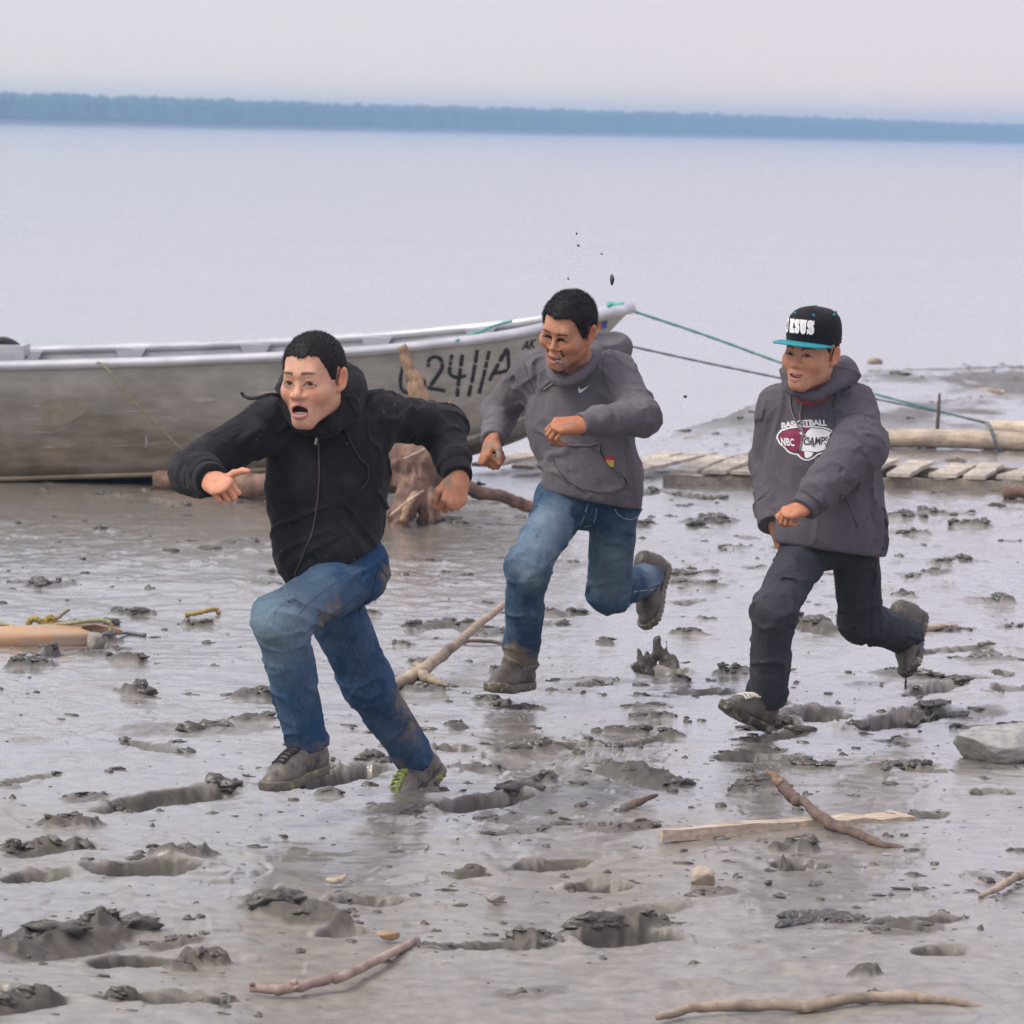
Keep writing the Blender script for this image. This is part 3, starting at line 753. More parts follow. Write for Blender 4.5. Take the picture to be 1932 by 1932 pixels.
def skin_colors(P, o, seed):
    x, y, z = P[:, 0], P[:, 1], P[:, 2]; ax = np.abs(x)
    base = np.array(o['skin']); C = np.repeat(base[None], len(P), 0)
    n = fbm(x * 60, y * 60, z * 60, oct=3, seed=seed)
    C = C * (1 + .06 * n[:, None])
    def blend(m, col):
        nonlocal C
        m = np.clip(m, 0, 1)[:, None]; C = C * (1 - m) + np.array(col) * m
    front = sstep(.03, .06, y)
    red = base * np.array([1.12, .82, .78])
    blend(.55 * front * np.exp(-((ax - .042) / .024) ** 2 - ((z + .036) / .022) ** 2), red)          # cheeks
    blend(.5 * np.exp(-((ax) / .016) ** 2 - ((z + .036) / .014) ** 2) * (y > .085), red)              # nose
    blend(.6 * sstep(.073, .08, ax), base * np.array([1.12, .78, .70]))                                # ears
    mz, mw, mo, up = o['mz'], o['mw'], o['mo'], o.get('smile', 0.0)
    tt = np.clip(ax / mw, 0, 1); hw = np.sqrt(np.maximum(1 - tt ** 2, 0)); cz = mz + up * tt ** 2
    lz = np.maximum((z - cz) / (mo + .010), (cz - z) / (mo + .0135))
    lips = sstep(1.15, .85, lz / np.maximum(hw * .75 + .25, .1)) * (ax < mw * 1.02) * (y > .068)
    blend(lips * .85, o.get('lip', (.42, .17, .16)))
    inm = (np.abs(z - cz) < mo * hw * .98) & (ax < mw) & (y < .0865 - 7 * x * x) & (y > .05) & (np.abs(z - cz) < mo)
    blend(inm * 1.0, (.055, .014, .014))
    if mo <= .002: blend(np.exp(-((z - cz) / .0014) ** 2) * (ax < mw) * (y > .075), (.10, .03, .03))
    sl = o['eye']
    zl = z - (-.001 + o.get('eyez', 0)) + (ax - .0315) ** 2 * o.get('eyecurve', 8) - (ax - .0315) * o.get('eyeslant', .08)
    e = np.sqrt(((ax - .0315) / .0172) ** 2 + (zl / (sl + .0006)) ** 2)
    fr = (y > .065)
    blend(sstep(1.25, 1.0, e) * fr * .92, (.022, .014, .012))
    gx = x - o.get('gaze', 0.0)
    white = (e < .85) & fr & (np.abs(np.abs(gx) - .0315) > .0068) & (sl > .0022)
    blend(white * .85, (.55, .50, .47))
    blend(.18 * sstep(2.6, 1.1, e) * fr * (zl > 0), base * .6)
    # brows: run from above the inner corner outwards
    bz = o.get('browz', .0195); bt = (ax - .013) / .036
    bl = bz + o.get('browarch', .006) * np.sin(np.clip(bt, 0, 1) * PI * .8) + o.get('browin', 0) * (1 - np.clip(bt, 0, 1)) ** 2
    th = .0041 * (1.1 - .55 * np.clip(bt, 0, 1))
    br = 1.1 * sstep(1.5, .7, np.abs(z - bl) / th) * sstep(-.12, .1, bt) * sstep(1.12, .8, bt) * (y > .05)
    hairn = .97 + .06 * vnoise(x * 500, z * 900, y * 300, seed)
    blend(br * hairn * .8, (.028, .022, .02))
    return C
def hair_line(P):
    ph = np.degrees(np.arctan2(np.abs(P[:, 0]), P[:, 1] + .005))
    return np.interp(ph, [0, 22, 36, 46, 56, 64, 71, 79, 88, 100, 112, 125, 180], [.071, .073, .071, .060, .034, -.002, -.024, -.020, .032, .034, -.004, -.038, -.068])
def hair_field(P, thick):
    D = ell(P, (0, -.014, .032), (.0745 + thick * .7, .0955 + thick * .8, .084 + thick * .8))
    zb = hair_line(P); n = vnoise(P[:, 0] * 70, P[:, 1] * 70, P[:, 2] * 50, 3) * .005 + vnoise(P[:, 0] * 230, P[:, 1] * 230, P[:, 2] * 150, 6) * .006
    D = D + .0012 * vnoise(P[:, 0] * 260, P[:, 1] * 260, P[:, 2] * 260, 8) + .002 * vnoise(P[:, 0] * 45, P[:, 1] * 45, P[:, 2] * 45, 4)
    return smax(D, (zb - P[:, 2] + n) * .75, .006)
def hair_spikes(V, Nn, count, ln, rnd):
    """Short blades standing out of the hair surface."""
    g = np.random.default_rng(rnd.randrange(1 << 30)); i = g.integers(0, len(V), count)
    p = V[i]; n = Nn[i] + g.normal(0, .35, (count, 3)); n /= np.linalg.norm(n, axis=1, keepdims=True)
    a = np.cross(n, g.random((count, 3)) + .05); a *= .0006 / np.linalg.norm(a, axis=1, keepdims=True)
    W = np.stack([p - a - n * .002, p + a - n * .002, p + n * (ln * g.uniform(.5, 1.15, (count, 1)))], 1).reshape(-1, 3)
    return W, np.arange(count * 3).reshape(-1, 3)
def vert_normals(V, Q):
    A = V[Q[:, 1]] - V[Q[:, 0]]; B = V[Q[:, 2]] - V[Q[:, 0]]; n = np.cross(A, B); Nn = np.zeros_like(V)
    for k in range(Q.shape[1]): np.add.at(Nn, Q[:, k], n)
    return Nn / (np.linalg.norm(Nn, axis=1, keepdims=True) + 1e-12)

# ---------------------------------------------------------------- people materials
def skin_material():
    m, nt, nd, lk, b = nmat('skin'); a = attr(nt, 'Col'); n = noise_node(nt, 260, 4, .7); n2 = noise_node(nt, 38, 4, .6); rv = ramp(nt, n2.outputs[0], [(.3, (.86, .80, .78)), (.7, (1.08, 1.06, 1.04))])
    lk.new(mixc(nt, 1, a.outputs['Color'], rv.outputs[0], 'MULTIPLY'), b.inputs['Base Color']); b.inputs['Roughness'].default_value = .56
    
    b.inputs['Specular IOR Level'].default_value = .32
    bump(nt, b, n.outputs[0], .35, .0016); return m
SKIN = skin_material()
HAIR = simple('black_hair', (.011, .0095, .011), .62, .5, 160, spec=.25)
def fleece(name, col, worn, wornamt=.5, rough=.9):
    """Sweatshirt cloth: fine heathered grain, worn lighter on the ridges, flecks of dry mud."""
    m, nt, nd, lk, b = nmat(name)
    n1 = noise_node(nt, 420, 3, .7); n2 = noise_node(nt, 7, 4, .6); n3 = noise_node(nt, 60, 2, .5)
    g = ramp(nt, n1.outputs[0], [(.35, tuple(c * .72 for c in col)), (.65, tuple(c * 1.3 for c in col))])
    w = ramp(nt, n2.outputs[0], [(.48, (0, 0, 0)), (.72, (wornamt,) * 3)])
    c = mixc(nt, w.outputs[0], g.outputs[0], worn)
    f = ramp(nt, n3.outputs[0], [(.73, (0, 0, 0)), (.76, (.6,) * 3)])
    c = mixc(nt, f.outputs[0], c, (.22, .19, .16))
    lk.new(c, b.inputs['Base Color']); b.inputs['Roughness'].default_value = rough; b.inputs['Specular IOR Level'].default_value = .2
    b.inputs['Sheen Weight'].default_value = .04; b.inputs['Sheen Roughness'].default_value = .5
    bump(nt, b, n1.outputs[0], .35, .0015); return m
def denim(name, dark, pale, mudc=(.20, .16, .115)):
    m, nt, nd, lk, b = nmat(name)
    fa = attr(nt, 'Fade'); mu = attr(nt, 'Mud')
    n1 = noise_node(nt, 260, 3, .7, stretch=(1, 1, .28)); n2 = noise_node(nt, 11, 5, .65); n3 = noise_node(nt, 34, 6, .7)
    d = ramp(nt, n1.outputs[0], [(.3, tuple(c * .7 for c in dark)), (.7, tuple(c * 1.35 for c in dark))])
    p = ramp(nt, n1.outputs[0], [(.3, tuple(c * .8 for c in pale)), (.7, tuple(c * 1.2 for c in pale))])
    f2 = nt.nodes.new('ShaderNodeMath'); f2.operation = 'MULTIPLY_ADD'; f2.inputs[1].default_value = 1.1; f2.inputs[2].default_value = -.52; lk.new(n2.outputs[0], f2.inputs[0])
    f3 = nt.nodes.new('ShaderNodeMath'); f3.operation = 'ADD'; f3.use_clamp = True; lk.new(f2.outputs[0], f3.inputs[0]); lk.new(fa.outputs['Fac'], f3.inputs[1])
    c = mixc(nt, f3.outputs[0], d.outputs[0], p.outputs[0])
    mm = nt.nodes.new('ShaderNodeMath'); mm.operation = 'ADD'; lk.new(mu.outputs['Fac'], mm.inputs[0]); lk.new(n3.outputs[0], mm.inputs[1])
    mr = ramp(nt, mm.outputs[0], [(.78, (0, 0, 0)), (1.0, (.78,) * 3)])
    sc = nt.nodes.new('ShaderNodeMath'); sc.operation = 'MULTIPLY'; sc.inputs[1].default_value = .82; lk.new(mm.outputs[0], sc.inputs[0]); lk.new(sc.outputs[0], mr.inputs['Fac'])
    c = mixc(nt, mr.outputs[0], c, mudc)
    n4 = noise_node(nt, 75, 3, .5); sp_ = ramp(nt, n4.outputs[0], [(.70, (0, 0, 0)), (.76, (.55,) * 3)]); c = mixc(nt, sp_.outputs[0], c, mudc)
    lk.new(c, b.inputs['Base Color']); b.inputs['Roughness'].default_value = .85; b.inputs['Specular IOR Level'].default_value = .25
    bump(nt, b, n1.outputs[0], .4, .0012); return m
def shoe_material(name, mudc, under, cover):
    m, nt, nd, lk, b = nmat(name); n = noise_node(nt, 26, 6, .7); n2 = noise_node(nt, 120, 4, .6)
    r = ramp(nt, n.outputs[0], [(.5 - cover, under), (.56 - cover, tuple(c * .7 for c in mudc)), (.8, tuple(c * 1.2 for c in mudc))])
    lk.new(r.outputs[0], b.inputs['Base Color']); b.inputs['Roughness'].default_value = .5; b.inputs['Coat Weight'].default_value = .2; b.inputs['Coat Roughness'].default_value = .25
    bump(nt, b, n.outputs[0], .8, .006); return m
WHITE_PRINT = simple('white_print', (.78, .78, .80), .7, .05, 300)
TEETH = simple('teeth', (.62, .57, .47), .3, .06, 100)

# ---------------------------------------------------------------- shoes
def shoe_field(o):
    """x forward, y side, z up; sole bottom at z = 0, ankle above the origin."""
    def f(P):
        D, _ = cone(P, (-.045, 0, .052), (.095, 0, .040), .041, .036, (0, 1, 0), .92)
        D = smin(D, cone(P, (.09, .004, .036), (.148, .006, .033), .037, .030, (0, 0, 1), .8)[0], .03)
        D = smin(D, cone(P, (-.052, 0, .05), (-.040, 0, .098), .040, .040, (0, 1, 0), .9)[0], .025)
        D = smin(D, cone(P, (-.02, 0, .085), (.06, 0, .066), .030, .026)[0], .03)
        D = smax(D, -(P[:, 2] - .018), .006)
        D = D - .0025 * fbm(P[:, 0] * 30, P[:, 1] * 30, P[:, 2] * 30, oct=3, seed=o) - (.006 * np.clip(fbm(P[:, 0] * 16, P[:, 1] * 16, P[:, 2] * 16, oct=3, seed=o + 3), 0, 1))
        return D
    def s(P):
        D, _ = cone(P, (-.052, 0, .0), (.145, .006, .0), .043, .044)
        wq = np.stack([P[:, 0], P[:, 1], P[:, 2] * 0], 1); D = cone(wq, (-.052, 0, 0), (.142, .006, 0), .0435, .0445)[0]
        ws = np.exp(-((P[:, 0] - .03) / .05) ** 2) * .007
        rise = .018 * sstep(.09, .19, P[:, 0]) + .006 * sstep(-.05, -.1, P[:, 0])
        D = smax(D + ws, np.abs(P[:, 2] - .014 - rise * .8) - .0145, .006)
        tread = (np.sin(P[:, 0] * 330) > .2) & (P[:, 2] < .006 + rise)
        return D + .003 * tread - .002 * fbm(P[:, 0] * 40, P[:, 1] * 40, P[:, 2] * 40, oct=2, seed=o)
    return f, s
def make_shoe(parent, ankle, toe, up, mat_upper, mat_sole, seed, scale=1.0, laces=None, name='shoe', drop=.09, slide=.03):
    """ankle: joint position; toe: direction of the toes; up: direction of the shin."""
    f, s = shoe_field(seed)
    fw = nrm(toe); l = nrm(np.cross(np.asarray(up, float), fw)); u = np.cross(fw, l)
    org = np.asarray(tuple(ankle), float) - u * drop * scale + fw * slide * scale
    M = np.stack([fw, l, u], 1) * scale
    V, Q = mesh_field(f, (-.12, -.07, -.02), (.21, .07, .17), .0035)
    sh = link(name, mesh_np(name, V @ M.T + org, Q), mat_upper, parent)
    V2, Q2 = mesh_field(s, (-.12, -.07, -.03), (.21, .07, .06), .0035)
    link('sole', mesh_np('sole', V2 @ M.T + org, Q2), mat_sole, sh)
    if laces is not None:
        mb = MB(); bv = bvh_of(V, Q)
        def top(x, y):
            h, n, i, d_ = bv.ray_cast(Vector((x, y, .2)), Vector((0, 0, -1)))
            return (np.array(h) if h else np.array((x, y, .06))) + np.array([0, 0, .002])
        for k in range(6):
            x0 = .035 + k * .014
            for sg in (1, -1):
                pts = [top(x0 + sg * .004 * t / .022, t) for t in np.linspace(-.022, .022, 6)]
                mb.tube([M @ p + org for p in pts], .0028, 5)
        mb.build('laces', laces, sh)
    return sh
def build_person(c):
    """c: joints (world points), sizes, materials and expression of one boy."""
    J = {k: np.array(at(px, py, c['Y'] + dy)) for k, (px, py, dy) in c['J'].items()}
    S = c.get('S', 1.0)
    root = empty('person', (J['pel'][0], J['pel'][1], 0.0))
    chestmid = (J['shL'] + J['shR']) / 2
    spine = nrm(chestmid - J['pel'])
    cl, cf, cu = frame(np.cross(J['shL'] - J['shR'], spine), spine)       # chest left, forward, up
    hl, hf, hu = frame(np.cross(J['hipL'] - J['hipR'], spine), spine)
    # ------------------------------------------------ head
    o = c['face']; yaw, pit, rol = [rad(k) for k in c['head']]; hs = c['hscale']
    f = np.array([-math.sin(yaw) * math.cos(pit), -math.cos(yaw) * math.cos(pit), -math.sin(pit)])
    l0 = nrm(np.cross([0, 0, 1], f)); u0 = np.cross(f, l0)
    l = l0 * math.cos(rol) - u0 * math.sin(rol); u = u0 * math.cos(rol) + l0 * math.sin(rol)   # rol > 0: tips to his left
    H = np.stack([l, f, u], 1) * hs; HO = J['head']
    nb = np.linalg.solve(H, J['neck'] - HO).astype(np.float32)
    def hf_(P):
        D = head_field(P, o)
        return smin(D, cone(P, (0, -.028, -.055), nb, .054, .062)[0], .025)
    V, Q = mesh_field(hf_, (-.125, -.16, -.24), (.125, .14, .14), .0020)
    colr = skin_colors(V, o, c['seed']); VW = [V @ H.T + HO]; FW = [Q]; CW = [colr]; nv = len(V)
    # ------------------------------------------------ hands
    for sd in 'LR':
        h = c['hand' + sd]
        d = np.array(h['d'], float); n = np.array(h['n'], float)
        F = hand_field(J['wr' + sd], d, n, -1 if sd == 'L' else 1, h['curl'], h['thumb'], h.get('s', 1.0), h.get('spread', 0), J['el' + sd] * .55 + J['wr' + sd] * .45)
        Vh, Qh = F.mesh(.0024)
        ch = np.repeat(np.array(o['skin'])[None] * np.array([1.0, .82, .74]) * h.get('tone', 1.0), len(Vh), 0)
        ch = ch * (1 + .10 * fbm(Vh[:, 0] * 40, Vh[:, 1] * 40, Vh[:, 2] * 40, oct=3, seed=5)[:, None])
        md = sstep(.15, .5, fbm(Vh[:, 0] * 22, Vh[:, 1] * 22, Vh[:, 2] * 22, oct=3, seed=c['seed'] + 3) + h.get('mud', -.2) + 2.2 * ((Vh - J['wr' + sd]) @ nrm(d) - .10))[:, None]
        ch = ch * (1 - .8 * md) + np.array([.20, .18, .15]) * .8 * md
        VW.append(Vh); FW.append(Qh + nv); CW.append(ch); nv += len(Vh)
    # ------------------------------------------------ the rest of the body, under the clothes
    B = Field()
    B.seg(J['pel'] + spine * .10, chestmid - cu * .10, .09, .115, .05, cf, .7); B.seg(chestmid - cu * .1, chestmid - cu * .02, .115, .09, .05, cf, .7); B.seg(J['shL'], J['shR'], .045, .045, .05)
    B.seg(chestmid - cu * .03, J['neck'], .07, .055, .05)
    for sd in 'LR':
        B.seg(J['sh' + sd], J['el' + sd], .042, .034, .03); B.seg(J['el' + sd], J['wr' + sd], .034, .026, .03)
        B.seg(J['hip' + sd] * .92 + J['kn' + sd] * .08, J['kn' + sd], .060, .048, .01); B.seg(J['pel'] + spine * .10, J['hip' + sd], .06, .055, .01); B.seg(J['kn' + sd], J['an' + sd], .046, .034, .03)
    Vb, Qb = B.mesh(.012)
    VW.append(Vb); FW.append(Qb + nv); CW.append(np.repeat(np.array(o['skin'])[None], len(Vb), 0))
    me = mesh_np('body', np.concatenate(VW), np.concatenate(FW)); vcol(me, 'Col', np.concatenate(CW))
    body = link('body', me, SKIN, root)
    if o.get('teeth'):
        mb = MB(); mz, mw, mo, up = o['mz'], o['mw'], o['mo'], o.get('smile', 0)
        for row in o['teeth']:
            for k in range(-3, 4):
                x = k * .0072; zt = mz + up * (x / mw) ** 2
                z = zt + (mo - .004) if row == 'u' else zt - (mo - .003)
                if abs(x) > mw * .85: continue
                mb.box((x, .0815 - 7.5 * x * x, z), (.0068, .004, .0085 if row == 'u' else .006))
        mb.v = [tuple(H @ np.array(p) + HO) for p in mb.v]; mb.build('teeth', TEETH, body)
    # ------------------------------------------------ hair
    if c.get('hair'):
        Vh, Qh = mesh_field(lambda P: hair_field(P, c['hair']), (-.11, -.13, -.10), (.11, .11, .15), .0025)
        Nn = vert_normals(Vh, Qh); rnd = random.Random(c['seed'])
        W, T = hair_spikes(Vh, Nn, 12000, c['hair'] * .75, rnd)
        Q3 = np.concatenate([Qh[:, [0, 1, 2]], Qh[:, [0, 2, 3]], np.array(T) + len(Vh)])
        VA = np.concatenate([Vh, np.array(W)]) @ H.T + HO
        link('hair', mesh_np('hair', VA, Q3), HAIR, root)
    # ------------------------------------------------ hoodie
    K = c['hoodie']; F = Field()
    hem = J['hem']; w = K['w']; fl = K.get('fl', .70); tf = K.get('tf', ())
    F.seg(hem - spine * .05, hem + spine * .05, w['hem'], w['hem'] * 1.03, .03, hf, fl)
    F.seg(hem + spine * .065, chestmid - cu * .14, w['waist'], w['chest'], .035, (cf + hf) / 2, fl, folds=tf)
    F.seg(chestmid - cu * .16, chestmid - cu * .055, w['chest'], w['chest'] * .74, .05, cf, fl)
    F.seg(J['shL'] * .86 + chestmid * .14 - cu * .012, J['shR'] * .86 + chestmid * .14 - cu * .012, w['sh'], w['sh'], .06)
    F.seg(chestmid - cu * .02, J['neck'], .085, .066, .05)
    F.cut(hem - spine * .012 + hf * 0, -spine + K.get('hemtilt', np.zeros(3)), .012)
    if c.get('belly'): F.ball(hem + spine * .14 + cf * c['belly'][0], c['belly'][1], .06)
    for i, sd in enumerate('LR'):
        sw = K['sl' + sd]; a, e, r = J['sh' + sd], J['el' + sd], J['wr' + sd]
        F.seg(a, e, sw[0], sw[1], .045, folds=[(.95, .35, .010, 20, 9, 11 + i), (.10, .3, .008, 6, 18, 13 + i), (.5, .5, .0055, 9, 11, 23 + i)])
        G = Field(); fd = r - e; Lf = np.linalg.norm(fd)
        tC = 1 - .055 / Lf
        F.seg(e, e + fd * (tC - .03), sw[1], sw[2], .03, folds=[(.08, .3, .010, 20, 9, 15 + i), (.95, .35, .008, 22, 10, 17 + i), (.5, .5, .0055, 10, 11, 27 + i)])
    for (px, py, dy, R, dirv, f1, f2, amp, sdd) in K.get('folds', ()):
        F.fold(at(px, py, c['Y'] + dy), R, dirv, f1, f2, amp * .62, sdd)
    nk = J['neck']; hd = nrm(HO - nk)
    ndir = nrm(hd * .7 + cf * .5)
    def sub(P, D): return smax(D, -cone(P, nk + ndir * .035, nk + ndir * .16, K.get('neckr', .060), .10)[0], .012)
    F.sub = sub
    Vh, Qh = F.mesh(.0056)
    hood_me = mesh_np('hoodie', Vh, Qh); hoodie = link('hoodie', hood_me, K['mat'], root)
    bvh = bvh_of(Vh, Qh)
    for sd in 'LR':                                         # ribbed cuffs
        e, r = J['el' + sd], J['wr' + sd]; fd = nrm(r - e); sw = K['sl' + sd]; G = Field()
        cl_ = K.get('cuffl', .062)
        def cuff(P, e=e, r=r, fd=fd, sw=sw):
            A = v3(r - fd * cl_); B = v3(r + fd * .012); d, t = cone(P, A, B, sw[3] * 1.06, sw[3], None); q = P - A; ax_ = q @ fd.astype(np.float32)
            uu = nrm(np.cross(fd, [.3, .5, .8])).astype(np.float32); ww = np.cross(fd, uu).astype(np.float32); an = np.arctan2(q @ uu, q @ ww)
            d = d - .0011 * np.cos(an * 34) - .003 * np.exp(-((t - .15) / .2) ** 2)
            d = smax(d, ax_ - (cl_ + .012), .006); return smax(d, -cone(P, B, B + fd.astype(np.float32) * .04, .026 * S, .04)[0], .003)
        m_ = r - fd * .03
        Vc, Qc = mesh_field(cuff, m_ - .11, m_ + .11, .004)
        link('cuff', mesh_np('cuff', Vc, Qc), K['mat'], hoodie)
    # hood
    if K.get('hood'):
        HF = Field(); hk = K['hood']
        HF.parts = []
        rings = hk['pts']; n = len(rings)
        Pw = [np.array(at(px, py, c['Y'] + dy)) for (px, py, dy, r) in rings]; Rr = [r for (_, _, _, r) in rings]
        sp = spline(Pw, 4); rs = np.interp(np.linspace(0, n - 1, len(sp)), range(n), Rr)
        for i in range(len(sp) - 1):
            HF.seg(sp[i], sp[i + 1], rs[i], rs[i + 1], .02)
        cenh = np.mean(Pw, 0)
        HF.fold(cenh, .4, hk.get('fd', (0, 0, 1)), 20, 9, .006, 31)
        if hk.get('bag'):
            (px, py, dy, rr, (qx, qy, qdy, r2)) = hk['bag']
            b0 = np.array(at(px, py, c['Y'] + dy)); b1 = np.array(at(qx, qy, c['Y'] + qdy))
            HF.ball(b0, rr, .035)
            HF.sub = lambda P, D: smax(D, -ell(P, b1, np.asarray(r2, np.float32)), .008)
        Vd, Qd = HF.mesh(.005)
        link('hood', mesh_np('hood', Vd, Qd), K.get('hoodmat', K['mat']), hoodie)
        bvh2 = bvh_of(Vd, Qd)
    else: bvh2 = None
    # ------------------------------------------------ trousers
    T = c['pants']; F = Field(); r = T['r']
    F.seg(J['hipL'] + spine * .03, J['hipR'] + spine * .03, r[0] * .9, r[0] * .9, .02)
    F.seg(J['pel'] + spine * .12, J['pel'] + spine * .05, r[0] * 1.30, r[0] * 1.30, .03, hf, .76)
    F.cut(J['pel'] + spine * .10, spine, .01)
    for i, sd in enumerate('LR'):
        h_, k_, a_ = J['hip' + sd], J['kn' + sd], J['an' + sd]
        F.seg(h_, k_, r[1], r[2], .022, folds=[(.95, .24, .010, 20, 11, 41 + i), (.10, .28, .009, 16, 9, 43 + i), (.5, .6, .0045, 7, 13, 45 + i)])
        sh_ = nrm(a_ - k_)
        F.seg(k_, a_ + sh_ * .05, r[2], r[3], .03, cut=T.get('cut' + sd, .93), folds=[(.05, .22, .010, 20, 11, 47 + i), (.88, .24, .010, 24, 9, 49 + i), (.45, .5, .006, 6, 16, 51 + i)])
    for (px, py, dy, R, dirv, f1, f2, amp, sdd) in T.get('folds', ()):
        F.fold(at(px, py, c['Y'] + dy), R, dirv, f1, f2, amp, sdd)
    Vp, Qp = F.mesh(.0056)
    pm = mesh_np(T['name'], Vp, Qp)
    fade = np.zeros(len(Vp)); mudv = np.zeros(len(Vp))
    for (px, py, dy, R, a) in T['fade']:
        q = np.linalg.norm(Vp - np.array(at(px, py, c['Y'] + dy)), axis=1); fade += a * np.exp(-(q / R) ** 2)
    for (px, py, dy, R, a) in T['mud']:
        q = np.linalg.norm(Vp - np.array(at(px, py, c['Y'] + dy)), axis=1); mudv += a * np.exp(-(q / R) ** 2)
    mudv += T.get('splash', .15) * sstep(.55, .08, Vp[:, 2])                       # thrown up from the ground
    vcol(pm, 'Fade', fade); vcol(pm, 'Mud', mudv)
    pants = link(T['name'], pm, T['mat'], root); bvp = bvh_of(Vp, Qp)
    # ------------------------------------------------ shoes
    for sd in 'LR':
        k = c['shoe' + sd]
        toe = np.array(at(*k['toe'][:2], c['Y'] + k['toe'][2])) - np.array(at(*k['heel'][:2], c['Y'] + k['heel'][2]))
        make_shoe(root, J['an' + sd], toe, k.get('up', J['kn' + sd] - J['an' + sd]), k['mat'], k['sole'], c['seed'] + ord(sd), k.get('s', 1.0), k.get('laces'), drop=k.get('drop', .085), slide=k.get('slide', .03))
    return dict(root=root, J=J, body=body, hoodie=hoodie, bvh=bvh, bvh2=bvh2, pants=pants, bvp=bvp, H=H, HO=HO, cf=cf, cl=cl, cu=cu, hf=hf, spine=spine)

def cord(name, bvh, pts, r, mat, parent, lift=.003, free=()):
    """A cord laid on a garment: photo points dropped onto its surface; free adds (px, py, depth) points."""
    Q = [(q.x, q.y) for q in spline([(px, py, 0) for px, py in pts], 8)]
    P = [p for p in (on_surf(bvh, px, py, lift, True)[0] for px, py in Q) if p is not None]; P = [p for i, p in enumerate(P) if i == 0 or (p - P[i - 1]).length < .06]
    if len(P) < 3: return None
    for _ in range(2):                                        # cloth cords do not follow every dent
        P = [P[0]] + [(P[i - 1] + P[i] * 2 + P[i + 1]) / 4 for i in range(1, len(P) - 1)] + [P[-1]]
    mb = MB(); mb.tube(P, r, 6); return mb.build(name, mat, parent)

# colours
BLACK_FLEECE = fleece('black_fleece', (.0135, .0135, .0165), (.034, .036, .044), .8)
GREY_FLEECE = fleece('grey_fleece', (.122, .112, .128), (.175, .162, .178), .6)
DARK_FLEECE = fleece('charcoal_fleece', (.098, .088, .108), (.135, .121, .143), .5)
JEANS1 = denim('blue_denim', (.019, .056, .125), (.16, .23, .28))
JEANS2 = denim('washed_denim', (.022, .056, .108), (.22, .30, .37))
SLACKS = denim('slate_cotton', (.032, .036, .045), (.066, .072, .084))
MUDC = (.145, .125, .10)
SHOE1 = shoe_material('muddy_runner', MUDC, (.03, .04, .055), .10); SOLE1 = shoe_material('muddy_sole', MUDC, (.30, .34, .04), .13)
SHOE2 = shoe_material('mud_caked_boot', (.080, .066, .050), (.05, .045, .035), .2); SOLE2 = shoe_material('mud_caked_sole', (.12, .10, .07), (.25, .21, .14), .10)
SHOE3 = shoe_material('muddy_trainer', (.085, .072, .052), (.115, .10, .08), .08); SOLE3 = shoe_material('muddy_trainer_sole', (.05, .043, .03), (.22, .20, .15), .10)
GREYCORD = simple('grey_cord', (.20, .19, .20), .85, .2, 200); BLACKCORD = simple('black_cord', (.02, .02, .024), .9, .2, 200)
ZIPT = simple('brown_zip', (.075, .058, .052), .5, .3, 300, metal=.3); METAL = simple('worn_metal', (.45, .43, .40), .35, .1, 60, metal=.9)

